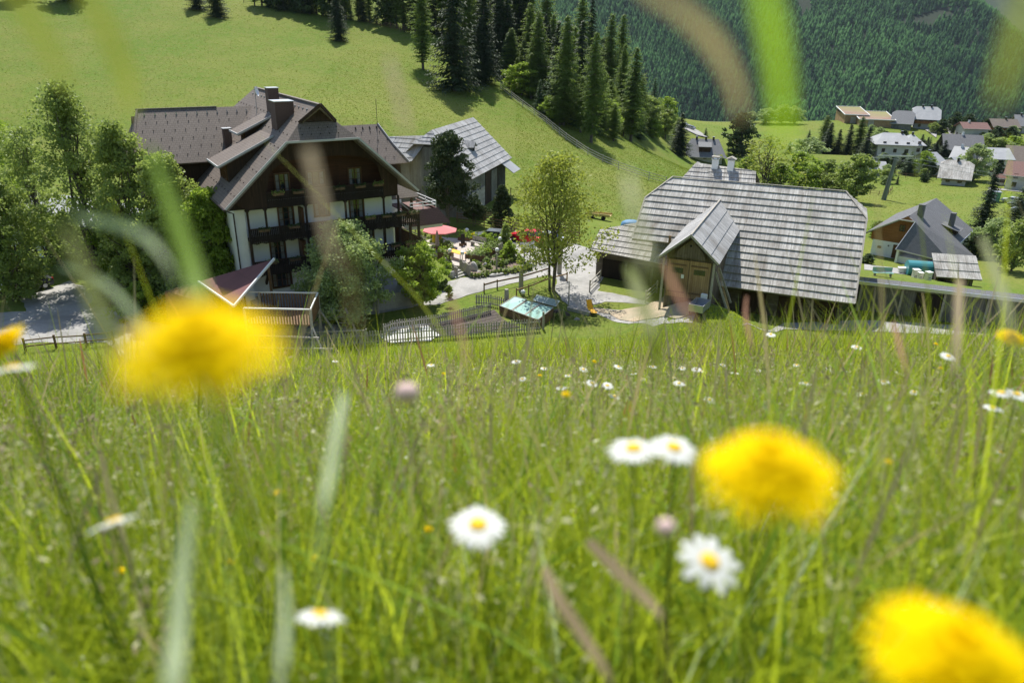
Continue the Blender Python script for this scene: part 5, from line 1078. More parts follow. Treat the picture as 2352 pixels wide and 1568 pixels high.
# ================================================================ cars
def car(label,px,py,ang,paint,L=4.1,Wd=1.75,Hh=1.42,estate=False,group=None,world=None,small=False):
    q=world if world is not None else hit(px,py)[0]; c=thing('parked_car',label,'car',(q[0],q[1],q[2]+.03),math.radians(ang),group)
    p=mat('car_paint',paint,.25,.3,.6); w=Wd/2
    def sect(prof,zs,nm,m,par=c,ins=0):
        n=len(prof); vs=[];fs=[]
        for s in (-1,-.86,.86,1):
            for (x,z) in prof: 
                k=1 if abs(s)<.9 else .93; vs.append((x*(.99 if abs(s)>.9 else 1),s*(w-ins)*(1 if nm=='body' else (1-.16*max(0,(z-.85))/.6)),zs+(z-zs)*k))
        for i in range(3):
            for j in range(n): j2=(j+1)%n; fs.append((i*n+j,(i+1)*n+j,(i+1)*n+j2,i*n+j2))
        fs.append(tuple(range(n))); fs.append(tuple(range(4*n-1,3*n-1,-1)))
        me=newmesh(nm,vs,fs,[m],smooth=False); return mkobj(nm,me,par)
    h=L/2; r=.33
    body=[(-h,.35),(-h+.04,.62),(-h+.18,.82),(-h+1.15,.97),(h-.55 if not estate else h-.2,1.0),(h-.08,.92),(h,.62),(h-.02,.34),(h-.55,.24),(-h+.55,.24)]
    sect(body,.6,'body',p)
    tail=h-.62 if not estate else h-.3
    gl_=[(-h+1.08,.95),(-h+1.75,Hh-.06),(tail-.35,Hh-.05),(tail+.1,1.0)]; sect(gl_,1.0,'windows',M['glass'],c,.07)
    b=MB(); rw=w*.80; b.prism([(-h+1.72,-rw,Hh-.07),(tail-.33,-rw,Hh-.06),(tail-.33,rw,Hh-.06),(-h+1.72,rw,Hh-.07)],(0,0,.07))
    for s in (-1,1):
        for (x0,z0,x1,z1) in ((-h+1.08,.95,-h+1.75,Hh-.04),(tail+.12,.98,tail-.33,Hh-.04),(-h+2.45,.96,-h+2.5,Hh-.05)): b.beam((x0,s*(w-.09),z0),(x1,s*(w*.80),z1),.07,.05)
    b.build('roof',p,c)
    for x in (-h+.78,h-.78):
        for s in (-1,1):
            t_=MB(); t_.lathe([(.001,-.1),(r*.62,-.1),(r,-.085),(r,.085),(r*.62,.1),(.001,.1)],16); o=t_.build('wheel',M['black'],c); o.location=(x,s*(w-.08),r); o.rotation_euler=(math.pi/2,0,0)
            t_=MB(); t_.lathe([(.001,-.105),(r*.6,-.105),(r*.6,.105),(.001,.105)],10); t_.build('rim',M['zinc'],o)
    for s in (-1,1):
        b=MB(); b.box(-h+.0,-h+.2,s*w*.78-.17,s*w*.78+.17,.62,.78); b.build('headlight',M['lamp'],c)
        b=MB(); b.box(h-.14,h+.01,s*w*.8-.13,s*w*.8+.13,.68,.9); b.build('tail_light',mat('red_lens',(.35,.01,.01),.3),c)
        b=MB(); b.box(-h+1.25,-h+1.42,s*(w+.08)-.08,s*(w+.08)+.08,.95,1.07); b.build('mirror',p,c)
    b=MB(); b.box(h+.0,h+.02,-.26,.26,.48,.6); b.build('number_plate',M['white'],c); return c
car('dark grey estate car with pale roof glare parked on the far side of the hedge',1128,556,-14,(.16,.18,.19),4.2)
car('red hatchback parked beside the paddock fence',1212,556,-33,(.62,.012,.03),4.3)
car('silver car right of the red hatchback, half hidden by the spring tree',1258,560,-36,(.42,.44,.47),4.2)
car('dark car parked under the trees at the left edge',58,668,50,(.05,.055,.065),4.4)
for i,(x,y,cl) in enumerate([(1569,291,(.5,.5,.52)),(1573,294,(.12,.12,.14)),(1578,296,(.6,.6,.6)),(1584,298,(.3,.32,.36))]):
    car('distant car on the valley road, %s in the row'%ordinal(i+1),x,y,-30,cl,group='cars on the valley road')
for i,(x,y,cl) in enumerate([(2322,466,(.55,.57,.6)),(2337,476,(.10,.12,.15)),(2346,488,(.3,.33,.4))]):
    car(('silver','dark','blue-grey')[i]+' car in the car park at the right edge behind the dark pine',x,y,-50,cl,group='cars at the right edge')
# blue tarp bale, yellow hay machine
q,_=hit(1448,527); b=MB(); b.lathe([(.02,1.15),(.6,1.12),(.95,.9),(1.05,.5),(1.0,.1),(.98,-.2)],14); o=b.build('tarp_covered_bale',M['blue'],None,True); o.location=q; o.scale=(1.2,.9,1); tagp(o,'blue tarp-covered bale on the meadow left of the barn roof','bale')
q,_=hit(1375,503); ya=thing('farm_trailer','long low yellow farm trailer on the meadow behind the spring tree','trailer',q,math.radians(-22))
b=MB(); b.box(-1.7,1.7,-.6,.6,.5,.62); b.box(-1.7,1.7,-.65,-.6,.62,.85); b.box(-1.7,1.7,.6,.65,.62,.85); b.build('bed',mat('orange_yellow_paint',(.50,.38,.14),.5),ya)
for x in (-.7,.8):
    b=MB(); b.lathe([(.001,-.1),(.3,-.1),(.3,.1),(.001,.1)],12); o=b.build('wheel',M['black'],ya); o.location=(x,-.55,.3); o.rotation_euler=(math.pi/2,0,0)
# ================================================================ terrace
n8=lambda x,y:((1000+x/5.6)/1.0884,(570+y/5.6)/1.0884)
TZ=.45
def g8(x,y,z=0): 
    r=ray(*n8(x,y)); t=(z-CAMH)/r[2]; return CAMP+t*r
b=MB(); poly=[g8(*p,TZ) for p in [(690,135),(1000,160),(1180,280),(1120,320),(985,400),(975,470),(860,530),(750,520),(690,380),(420,330),(330,300),(345,180),(560,120)]]
b.prism([tuple(p) for p in poly],(0,0,-.45)); o=b.build('terrace_floor',M['paving']); o['kind']='structure'
st=thing('terrace_steps','three pale stone steps leading up to the terrace','steps',g8(860,690),.9)
b=MB()
for k in range(3): b.box(-.75,.75,k*.36,k*.36+.38,-.1,.15*(k+1))
b.build('step_blocks',M['gravel'],st)
def parasol(label,x,y,zt,R,m,opened=True,H_=2.4,sides=8):
    q=g8(x,y,TZ); p=thing('parasol',label,'parasol',q)
    b=MB(); b.tube([(0,0,0),(0,0,H_)],.03,6); b.build('pole',M['wood_brown'],p)
    b=MB(); b.box(-.3,.3,-.3,.3,0,.08); b.build('base',M['stone'],p)
    c=MB()
    if opened:
        n=sides; vs=[(0,0,H_)]+[(R*math.cos(2*math.pi*k/n+.4),R*math.sin(2*math.pi*k/n+.4),H_-R*.30) for k in range(n)]+[(R*math.cos(2*math.pi*k/n+.4),R*math.sin(2*math.pi*k/n+.4),H_-R*.30-.10) for k in range(n)]
        c.add(vs,[(0,1+k,1+(k+1)%n) for k in range(n)]+[(1+k,1+n+k,1+n+(k+1)%n,1+(k+1)%n) for k in range(n)])
        r_=MB(); [r_.tube([(0,0,H_-.04),(R*.97*math.cos(2*math.pi*k/n+.4),R*.97*math.sin(2*math.pi*k/n+.4),H_-R*.29-.03)],.012,4) for k in range(n)]; r_.build('ribs',M['wood_brown'],p)
        t_=MB(); t_.lathe([(.16,0),(.10,.06),(.001,.09)],8,(0,0,H_-.03)); t_.build('top_cap',m,p)
    else: c.lathe([(.05,H_),(.12,H_-.3),(.20,H_-1.1),(.24,H_-1.6),(.16,H_-1.62)],9)
    c.build('canopy',m,p); return p
parasol('open faded red parasol on the terrace',565,255,0,1.9,M['red_cloth'])
parasol('open pale pink parasol beside the inn wall',215,200,0,1.6,M['pink_cloth'])
parasol('closed taupe parasol beside the cream table',525,345,0,0,M['taupe_cloth'],False)
parasol('small closed yellow parasol under the red one',480,250,0,0,M['yellow_cloth'],False,2.0)
def table(label,x,y,m,L=1.4,Wd=.8,rz=0):
    q=g8(x,y,TZ); t=thing('terrace_table',label,'table',q,rz); b=MB(); b.box(-L/2,L/2,-Wd/2,Wd/2,.72,.76); b.build('tabletop',m,t)
    for sx in(-1,1):
        for sy in(-1,1): b=MB(); x0=sx*(L/2-.08); y0=sy*(Wd/2-.08); b.box(x0-.025,x0+.025,y0-.025,y0+.025,0,.72); b.build('leg',M['metal_dark'],t)
    return t
table('table with cream cloth between the parasols',395,330,M['cream'],1.6,1.0,.6)
table('bright orange table on the terrace by the steps',795,430,M['orange_cloth'],2.0,.9,-.75)
table('small pale table half hidden by the round green tree',370,390,M['white'],1.0,.7,.5)
def chair(label,x,y,rz,m='white',group='terrace chairs'):
    q=g8(x,y,TZ); c=thing('terrace_chair',label,'chair',q,rz,group)
    b=MB(); b.box(-.22,.22,-.22,.22,.42,.46); b.build('seat',M[m],c)
    b=MB(); [b.box(-.22+.1*k,-.17+.1*k,.2,.23,.46,.92) for k in range(5)]; b.box(-.22,.23,.2,.23,.88,.94); b.build('backrest',M[m],c)
    for sx in(-1,1):
        for sy in(-1,1): b=MB(); b.box(sx*.2-.02,sx*.2+.02,sy*.2-.02,sy*.2+.02,0,.42); b.build('leg',M[m],c)
    return c
chair('white slatted chair left of the cream table',345,240,.3); chair('pale wooden chair behind the cream table',485,255,-.4,'wood_old'); chair('dark chair beside the pink parasol',290,165,.6,'metal_dark'); chair('white chair at the near side of the cream table',420,385,2.6)
q=g8(1090,255,TZ); bn=thing('park_bench','grey weathered wooden bench on the terrace','bench',q,-.62)
b=MB(); [b.box(-.95,.95,-.28+k*.17,-.14+k*.17,.43,.48) for k in range(3)]; b.build('seat',M['wood_old'],bn)
b=MB(); [b.box(-.95,.95,.26,.30,.55+k*.16,.68+k*.16) for k in range(3)]; b.build('backrest',M['wood_old'],bn)
for x in (-.75,.75): b=MB(); b.box(x-.05,x+.05,-.25,.3,0,.43); b.box(x-.05,x+.05,.24,.32,.43,1.0); b.build('leg',M['wood_old'],bn)
q=g8(880,245,TZ); sb=thing('menu_board','dark narrow menu board standing on the terrace','sign',q,.9); b=MB(); b.box(-.3,.3,-.03,.03,.25,1.3); b.build('board',M['metal_dark'],sb); b=MB(); b.box(-.3,-.25,-.3,.3,0,.3); b.box(.25,.3,-.3,.3,0,.3); b.build('stand',M['wood_brown'],sb)
def lamp(label,x,y,h,z=TZ):
    q=g8(x,y,z); l=thing('globe_lamp',label,'lamp',q,0,'white globe lamps round the terrace'); b=MB(); b.tube([(0,0,0),(0,0,h)],.04,6); b.build('post',M['metal_dark'],l)
    b=MB(); R=.22; b.lathe([(max(.001,R*math.sin(a)),h+R-R*math.cos(a)) for a in np.linspace(0,math.pi,9)],14); b.build('globe',M['lamp'],l,True)
lamp('globe lamp left of the terrace steps',700,470,.95); lamp('globe lamp right above the terrace steps',872,480,.75,TZ); lamp('globe lamp at the far side of the terrace',937,125,.6,TZ); lamp('globe lamp above the round shrub',1400,330,1.2,.3); lamp('globe lamp at the rockery planter',1358,400,.5,.8); lamp('small globe lamp at the garden end of the yellowish rail',1720,1010,.55,0); lamp('globe lamp behind the silver car',2138,110,.6,0)
def palisade(label,pts,h=1.1,m='wood_old'):
    f=thing('palisade',label,'palisade',g8(*pts[0])); o0=g8(*pts[0]); b=MB()
    for a,c in zip(pts[:-1],pts[1:]):
        a,c=g8(*a),g8(*c); n=max(1,int(np.linalg.norm(c-a)/.19))
        for k in range(n): q=a+(c-a)*k/n-o0; hh3=h+random.uniform(-.12,.1); b.tube([(q[0],q[1],-.1),(q[0],q[1],hh3)],[.09,.085],7)
    b.build('logs',M[m],f); return f
palisade('log palisade right of the terrace steps',[(845,600),(915,650),(995,690)],1.25)
palisade('log palisade left of the terrace steps',[(740,640),(800,690),(820,705)],1.0)
palisade('log palisade in front of the closed parasol',[(560,420),(640,440),(700,470),(760,470)],1.0)
palisade('log palisade below the globe lamp left of the steps',[(640,560),(700,520)],1.0)
palisade('short log palisade beside the round yellow-green shrub',[(1385,410),(1450,390)],1.5)
palisade('log palisade at the end of the bench',[(1130,380),(1170,350)],.9)
def leafclump(x,y,h,r,m,label,name='shrub',z=None,seed=0,group=None,world=None,n=18):
    q=world if world is not None else g8(x,y,TZ*.5 if z is None else z)
    tm,cm=broadleaf('clump',h,r,M[m],n,55,.09,.02,1,'bush',seed); return plant(name,(tm,cm),label,'shrub',q,1,0,group)
def planter(label,x,y,L,rz,m='leafM',h=.7,seed=1):
    q=g8(x,y,TZ*.6); p=thing('planter',label,'planter',q,rz); b=MB(); b.box(-L/2,L/2,-.3,.3,-.25,.5); b.build('trough',M['wood_brown'],p); b=MB(); b.box(-L/2+.03,L/2-.03,-.27,.27,.5,.52); b.build('soil',M['soil'],p)
    n=int(L*160); C_=np.stack([rng.uniform(-L/2,L/2,n),rng.normal(0,.22,n),.5+np.abs(rng.normal(0,h*.45,n))],1); V,Fq,r=cards(C_,.12,rng.random(n)); mkobj('plants',fastmesh('plants',V,Fq,M[m],r),p); return p
planter('long wooden planter at the far edge of the terrace',950,195,2.2,-.3,'leafL'); planter('wooden planter in the middle of the terrace front',1050,440,2.0,-.15,'leafS'); planter('wooden planter right of the middle one',1160,400,1.8,.2,'leafL'); planter('wooden planter below the yellow-green hedge',1280,350,2.4,.15,'leafS',.9)
planter('wooden planter behind the closed parasol',620,330,2.4,-.6,'leafM',.9); planter('wooden planter between lamp and orange table',640,400,1.6,-.1,'leafL',.6)
leafclump(1020,150,.6,.35,'petal_y','round yellow-flowering bush on the far planter','flowering_shrub',TZ+.2,3); leafclump(575,240,.9,.45,'petal_y','yellow-flowering bush beside the closed parasol','flowering_shrub',TZ,4); leafclump(1140,375,.5,.42,'leafL','small yellow-green bush on the middle planter','shrub',TZ+.2,5)
for i,(x,y,h,r_) in enumerate([(1190,200,1.1,.9),(1260,230,1.2,1.0),(1330,260,1.2,.9),(1230,280,1.0,.8)]): leafclump(x,y,h,r_,'leafL','clipped yellow-green hedge bush beside the grey car, %s'%ordinal(i+1),'hedge_shrub',.3,10+i,'hedge beside the terrace')
for i,(x,y,h,r_) in enumerate([(470,200,1.0,.6),(600,300,1.2,.6),(680,300,1.0,.5),(350,130,.9,.6),(640,470,.9,.6)]): leafclump(x,y,h,r_,'leafM','dark potted shrub on the terrace, %s'%ordinal([3,0,0,0,0][0]*0+[2,3,5,1,4][i]),'potted_shrub',TZ,20+i,'potted shrubs on the terrace')
rk=[]
for i in range(34):
    for _ in range(60):
        x=random.uniform(1000,1840);y=random.uniform(395,670)
        if 0.0<(y-395) and y<690-(x-1000)*.125 and y>400+max(0,(1060-x))*.9+max(0,(x-1500))*.35: break
    rk.append((x,y))
rk.sort()
for i,(x,y) in enumerate(rk): leafclump(x,y,random.uniform(.35,.8),random.uniform(.3,.62),('leafS','leafM','leafL','leafS')[i%4],'low rockery plant, %s'%ordinal(i+1),'rockery_plant',.2,40+i,'low plants in the rockery',n=12)
for i in range(26):
    f_=i/25; x=1010+f_*840; y=690-(f_**1.15)*118+(8 if i%2 else 0); leafclump(x,y,.35,.34,('leafS','leafM')[i%2],'cushion plant along the roadside edge of the rockery, %s'%ordinal(i+1),'cushion_plant',.1,80+i,'cushion plants edging the rockery',n=8)
def rock(label,x,y,s,m='rock',world=None):
    q=world if world is not None else g8(x,y,.2); bm=bmesh.new(); bmesh.ops.create_icosphere(bm,subdivisions=3,radius=.5); rr=np.random.default_rng(int(x))
    ph=rr.uniform(0,6,6)
    for v in bm.verts: k=1+.18*math.sin(v.co.x*5+ph[0])+.14*math.sin(v.co.y*7+ph[1])+.12*math.sin(v.co.z*6+v.co.x*4+ph[2]); v.co=Vector((v.co.x*s[0]*k,v.co.y*s[1]*k,v.co.z*s[2]*k))
    me=bpy.data.meshes.new('boulder'); bm.to_mesh(me); bm.free(); me.materials.append(M[m]); o=mkobj('boulder',me); o.location=q; o.rotation_euler=(0,0,ph[3]); tagp(o,label,'rock'); return o
rock('big pale boulder right of the log palisade',1035,590,(1.0,.8,1.3)); rock('upright white stone in the rockery',1190,540,(.5,.4,.9)); rock('flat pale stone at the top of the rockery',1288,488,(.7,.5,.3)); rock('small flat pale stone in the soil of the rockery',1110,610,(.5,.4,.2)); rock('whitish boulder left of the terrace steps',735,670,(.5,.5,.9)); rock('long low stone at the roadside edge of the rockery',1345,650,(1.6,.5,.4))
for i in range(10):
    a=(1265+i*1.2,0); leafclump(0,0,.6,.45,'leafM','bush in the grass strip below the terrace steps, %s'%ordinal(i+1),'shrub',0,120+i,'bushes left of the steps',world=hit(985+i*7.5,668-(i%3)*5)[0]) if i<7 else None
# kiosk, posts
q=g8(1775,490,.0); ki=thing('bird_house','roofed wooden bird house on a stand at the end of the rockery','bird house',q,.3); b=MB(); b.tube([(-.3,0,0),(-.3,0,1.2)],.07,6); b.tube([(.35,0,0),(.35,0,1.2)],.07,6); b.build('stand',M['wood_old'],ki); b=MB(); b.box(-.55,.55,-.35,.35,1.2,1.75); b.build('box',M['wood_old'],ki); b=MB(); slab(b,[(-.8,-.55,1.7),(.8,-.55,1.7),(.8,0,2.25),(-.8,0,2.25)],.05); slab(b,[(-.8,.55,1.7),(.8,.55,1.7),(.8,0,2.25),(-.8,0,2.25)],.05); b.build('roof',M['shingle2'],ki)
def post(label,q,h,r,cap=None,name='wooden_post'):
    p=thing(name,label,'post',q); b=MB(); b.tube([(0,0,-.3),(.02,0,h*.5),(0,.02,h)],[r,r*.95,r*.8],8); b.build('pole',M['wood_old'],p)
    if cap: b=MB(); b.box(-r*1.3,r*1.3,-r*1.3,r*1.3,h,h+.08); b.prism([(-r*1.5,-r*1.5,h+.25),(r*1.5,-r*1.5,h+.25),(0,-r*1.5,h+.5)],(0,r*3,0)); b.box(-.03,.03,-.03,.03,h+.08,h+.3); b.build('little_roof',M['white'] if cap==2 else M['wood_old'],p)
post('thick old post with small white lantern roof behind the spring tree',g8(2228,640),3.1,.24,2); post('carved wooden post at the roadside fence',g8(1690,890),2.5,.22); post('thick short tree stump post at the garden corner',hit(1163,707)[0],1.7,.22); post('tall thin stake in the rockery',g8(1350,600),1.8,.1); post('thin stake on the gravel path',hit(1305,704)[0],2.3,.05); post('post at the near garden corner',hit(1247,756)[0],1.5,.11); post('leaning grey log under the hotel tree',hit(868,720)[0],2.6,.1)
# ================================================================ garden things
n7=lambda x,y:((950+x/3.618)/1.0884,(520+y/3.618)/1.0884)
def g7(x,y,z=0): r=ray(*n7(x,y)); t=(z-CAMH)/r[2]; return CAMP+t*r
a,bb,c,d=g7(1080,885,.75),g7(1430,1015,.75),g7(1570,905,1.0),g7(1215,815,1.0); o0=np.array([a[0],a[1],0]); cf=thing('cold_frame','large cold frame with three turquoise glazed lids beside the picket fence','cold frame',o0)
l_=lambda p,z:(p[0]-o0[0],p[1]-o0[1],z)
b=MB(); 
for p,q2,z1_,z2_ in ((a,bb,.72,.72),(bb,c,.72,.97),(c,d,.97,.97),(d,a,.97,.72)): b.prism([l_(p,0),l_(q2,0),l_(q2,z2_),l_(p,z1_)],(.0,.07,0))
b.build('box',M['wood_brown'],cf)
for k in range(3):
    f0,f1=k/3+.01,(k+1)/3-.01; p0=a+(bb-a)*f0; p1=a+(bb-a)*f1; q0=d+(c-d)*f0; q1=d+(c-d)*f1; lift=(.35,.12,.0)[k]*.4
    P4=[l_(p0,.78),l_(p1,.78),l_(q1,1.03+lift),l_(q0,1.03+lift)]; b=MB(); slab(b,P4,.03); ld=b.build('lid',M['teal'],cf); b=MB(); verge(b,P4+[P4[0]],.07,.06); b.build('lid_frame',M['wood_old'],ld)
a,c=g7(1385,850,.0),g7(1590,905,.0); o0=a; cl=thing('garden_cloche','long glazed cloche behind the cold frame','cloche',o0); d=(c-a); b=MB(); n_=np.array([-d[1],d[0],0]); n_=n_/np.linalg.norm(n_)*.55
b.prism([(0,0,.15),tuple(d+[0,0,.15]),tuple(d+n_+[0,0,.5]),tuple(n_+[0,0,.5])],(0,0,.02)); b.build('pane',mat('cloche_glass',(.32,.42,.40),.15,0,.6),cl); b=MB(); b.box(-.02,.02,-.02,.02,0,.3); verge(b,[(0,0,.17),tuple(d+[0,0,.17]),tuple(d+n_+[0,0,.52]),tuple(n_+[0,0,.52]),(0,0,.17)],.04,.04); b.beam(tuple(d*.5+[0,0,.18]),tuple(d*.5+n_+[0,0,.53]),.04,.04); b.build('frame',M['white'],cl)
q=g7(1940,985); sl_=thing('sun_lounger','yellow folding sun lounger on the lawn beside the wood chips','sun lounger',q,.25)
b=MB(); b.prism([(-.25,.0,.35),(.25,.0,.35),(.25,1.1,.35),(-.25,1.1,.35)],(0,0,.03)); b.build('seat',M['yellow'],sl_); b=MB(); b.prism([(-.25,1.1,.36),(.25,1.1,.36),(.2,1.5,1.05),(-.3,1.5,1.05)],(0,-.03,.01)); b.build('backrest',M['yellow'],sl_)
for x in (-.25,.22): b=MB(); b.tube([(x,-.15,0),(x,.3,.36),(x,1.15,0)],.018,5); b.build('leg',M['metal_dark'],sl_)
a,c=g7(1700,905,.2),g7(1900,955,.2); b=MB(); b.beam(tuple(a),tuple(c),.35,.3); o=b.build('white_plank_bench',M['wood_old']); tagp(o,'pale plank lying beside the yellow lounger','plank')
for i,(x,y,h,r_,l) in enumerate([(1540,940,.5,.9,'vegetable patch plants behind the cold frame'),(1560,1000,.5,.8,'leafy plants between cold frame and tree stump'),(1650,1010,.6,.8,'low leafy bush right of the cold frame')]): leafclump(0,0,h,r_,'leafM',l,'garden_plant',0,200+i,world=g7(x,y))
rock('dark tree stump right of the cold frame',0,0,(1.3,.9,1.1),'bark',g7(1640,975)); rock('small brown boulder near the white plank',77,0,(.6,.5,.5),'stone',g7(1775,1010))
q,_=hit(1605,716); tr=thing('metal_trough','grey metal trough trailer standing on the grass below the barn entrance','trough',q,-.55)
b=MB(); z=.55
for x0,x1,y0,y1 in ((-.55,-.5,-.9,.9),(.5,.55,-.9,.9),(-.5,.5,-.9,-.85),(-.5,.5,.85,.9)): b.box(x0,x1,y0,y1,.25,.8)
b.box(-.5,.5,-.85,.85,.25,.3); b.build('tub',M['zinc'],tr); b=MB(); [b.box(x-.04,x+.04,y-.04,y+.04,0,.25) for x in (-.45,.45) for y in (-.8,.8)]; b.build('leg',M['metal_dark'],tr); b=MB(); b.box(-.35,.1,1.2,1.45,.0,1.0); b.build('tap_block',M['white'],tr)
q,_=hit(1665,702); wp=thing('stacked_boards','small stack of pale boards by the barn wall','stack of boards',q,-.4); b=MB(); [b.box(-.9+.05*k,.9,-.4,.4,.1*k,.1*k+.06) for k in range(4)]; b.build('boards',M['wood_old'],wp)
# ---- things by the chalet
zc=zg
def gz(x,y,z): X,Y=((2060+x/4.126)/1.0884,(420+y/4.126)/1.0884); r=ray(X,Y); t=(z-CAMH)/r[2]; return CAMP+t*r
q=np.array([0,0,0]); a,c=gz(905,1090,-5.6),gz(1175,1110,-5.6)
q0=at((2060+1040/4.126)/1.0884,(420+1045/4.126)/1.0884,95); gzv=Tz(q0[0],q0[1])
tk=thing('water_tank','turquoise barrel-shaped tank beside the small shingled shed','tank',(q0[0],q0[1],q0[2]-1.3),math.radians(-12))
b=MB(); b.tube([(-2.2,0,1.3),(2.9,0,1.3)],[1.05,1.05],20); b.build('barrel',M['tank'],tk,False); b=MB(); b.box(-2.4,2.9,-.8,.8,-2.5,.35); b.build('plinth',M['plaster'],tk)
q0=at((2060+1390/4.126)/1.0884,(420+1090/4.126)/1.0884,92); ss_=thing('small_shingled_shed','small shed with pale shingle roof right of the turquoise tank','shed',(q0[0],q0[1],q0[2]-2.4),math.radians(-12))
b=MB(); b.box(-2.4,1.9,.2,3.6,-2.4,2.3); b.build('wall',M['plank_barn'],ss_); b=MB(); rp=[(-2.6,-.5,1.9),(2.6,-.5,1.9),(2.6,3.2,4.0),(-2.6,3.2,4.0)]; slab(b,rp,.1); rs_=b.build('roof',M['shingle_under'],ss_); b=MB(); courses(b,rp,1.3,.08); b.build('shingles',M['shingle'],rs_)
b=MB(); b.box(-2.45,-1.2,.05,.2,-1.5,1.8); b.build('firewood_opening',M['plank_black'],ss_)
for i,(x,y,d,s) in enumerate([(785,1085,96,1),(832,1085,96,1),(942,1115,91,1.1),(988,1130,90,.85),(1070,1135,89,1)]):
    q0=at((2060+x/4.126)/1.0884,(420+y/4.126)/1.0884,d); hv=thing('bee_hive','pale upright bee hive on the lawn before the chalet, %s'%ordinal(i+1),'bee hive',(q0[0],q0[1],q0[2]),-.2+.1*i,'bee hives before the chalet')
    b=MB(); s*=.72; b.box(-.42*s,.42*s,-.4*s,.4*s,-1.2,1.0*s); b.build('body',M['plaster_dirty'],hv); b=MB(); b.box(-.5*s,.5*s,-.48*s,.48*s,1.0*s,1.12*s); b.build('lid',M['white'],hv); b=MB(); b.box(-.2*s,.2*s,-.42*s,-.4*s,.1,.16); b.build('entrance_slot',M['black'],hv)
q0,_=hit((2060+600/4.126)/1.0884,(420+1120/4.126)/1.0884); ct=thing('garden_bench','turquoise garden bench on the chalet lawn','bench',q0,-.1); b=MB(); b.box(-1,1,-.3,.3,.42,.47); b.build('seat',M['teal'],ct); b=MB(); b.box(-1,1,.28,.32,.5,.95); b.build('backrest',M['teal'],ct); b=MB(); [b.box(x-.04,x+.04,-.25,.25,0,.42) for x in (-.8,.8)]; b.build('leg',M['wood_old'],ct)
post('short dark post on the lawn at the right edge',hit(2282,720)[0],1.3,.16)
# ================================================================ flowers in the foreground
def strip(mb,pts,ws,nrm=(0,0,1),mi=0):
    pts=[Vector(p) for p in pts]; vs=[];
    for i,p in enumerate(pts):
        d=(pts[min(i+1,len(pts)-1)]-pts[max(i-1,0)]).normalized(); s=d.cross(Vector(nrm)); s=s.normalized() if s.length>1e-5 else Vector((1,0,0)); vs+=[p-s*ws[i]/2,p+s*ws[i]/2]
    mb.add(vs,[(2*i,2*i+1,2*i+3,2*i+2) for i in range(len(pts)-1)],mi)
def stem_to_ground(parent,head,r=.0011,m='stem',bend=.03):
    g=Tz(head[0]+bend,head[1]+.02); z=g-head[2]; b=MB(); b.tube([(bend,.02,z-.02),(bend*.8,.012,z*.6),(bend*.3,.004,z*.25),(0,0,0)],[r*1.3,r*1.1,r,r],6); return b.build('stem',M[m],parent)
def flower(kind,px,py,dist,diam,label,tilt=None,group=None,yaw=0,name=None):
    p=at(px,py,dist); g=Tz(p[0],p[1])
    if p[2]<g+.12: p[2]=g+random.uniform(.2,.4)
    hd=thing('oxeye_daisy' if kind=='d' else ('hawkbit_flower' if kind=='y' else 'meadow_bud'),label,'flower',tuple(p),0,group)
    R=diam/2; b=MB(); rs=random.Random(int(px*7+py)); tl=tilt or (rs.uniform(-.25,.25),rs.uniform(-.2,.3))
    if kind=='d':
        n=19 if px!=1630 else 10
        for k in range(n):
            a=2*math.pi*k/n+rs.uniform(-.08,.08); L=R*rs.uniform(.88,1.05); w_=R*(.23 if n>12 else .34); dr=rs.uniform(-.02,.10)*R
            c,s=math.cos(a),math.sin(a); strip(b,[(c*R*.22,s*R*.22,0),(c*L*.5,s*L*.5,.03*R-dr*.1),(c*L*.85,s*L*.85,-.02*R-dr*.5),(c*L,s*L,-.06*R-dr)],[w_*.5,w_,w_*.95,w_*.3])
        o=b.build('petals',M['petal_w'],hd); o.rotation_euler=(tl[0],tl[1],0)
        b=MB(); b.lathe([(R*.30,-.02*R),(R*.31,.05*R),(R*.24,.13*R),(R*.1,.14*R),(.0001,.11*R)],14); o=b.build('disc',M['disc'],hd,True); o.rotation_euler=(tl[0],tl[1],0)
    elif kind=='y':
        for ring,(n,rr,z,up) in enumerate([(22,1.0,0,.02),(20,.86,.06,.12),(17,.66,.12,.26),(13,.44,.17,.40),(8,.22,.2,.5)]):
            for k in range(n):
                a=2*math.pi*(k+rs.random()*.5)/n; L=R*rr*rs.uniform(.9,1.08); c,s=math.cos(a),math.sin(a); w_=R*.17
                strip(b,[(c*R*.05,s*R*.05,z*R),(c*L*.55,s*L*.55,(z+up*.7)*R),(c*L,s*L,(z+up*.8-.05)*R)],[w_*.6,w_,w_*.9])
        o=b.build('petals',M['petal_y'],hd); o.rotation_euler=(tl[0],tl[1],0)
        b=MB(); b.lathe([(R*.06,-.42*R),(R*.22,-.36*R),(R*.27,-.15*R),(R*.22,.02*R)],12); b.build('calyx',M['calyx'],hd,True)
    else:
        b.lathe([(.0001,-R*.8),(R*.7,-R*.6),(R,0),(R*.75,R*.6),(.0001,R*.8)],12); b.build('bud',M['bud'],hd,True)
    stem_to_ground(hd,p,max(.0009,R*.055)); return hd
flower('y',462,806,.165,.0375,'largest yellow flower, very blurred, left of the centre in front of the red-roofed hut',(.15,.05))
flower('y',1765,1090,.232,.044,'big blurred yellow flower in the grass below the barn',(.1,-.1))
flower('y',2185,1520,.20,.046,'big blurred yellow flower in the bottom right corner',(.15,.0))
flower('y',22,785,.62,.036,'yellow flower cut by the left edge above a daisy',(.5,-.6))
flower('y',2320,775,.95,.034,'small sharp yellow flower at the right edge below the shed',(.25,.0))
flower('d',1098,1205,.55,.045,'sharpest single daisy in the lower middle',(.12,.05))
flower('d',1455,1030,.60,.045,'left daisy of the touching pair left of the big yellow flower',(-.05,-.1))
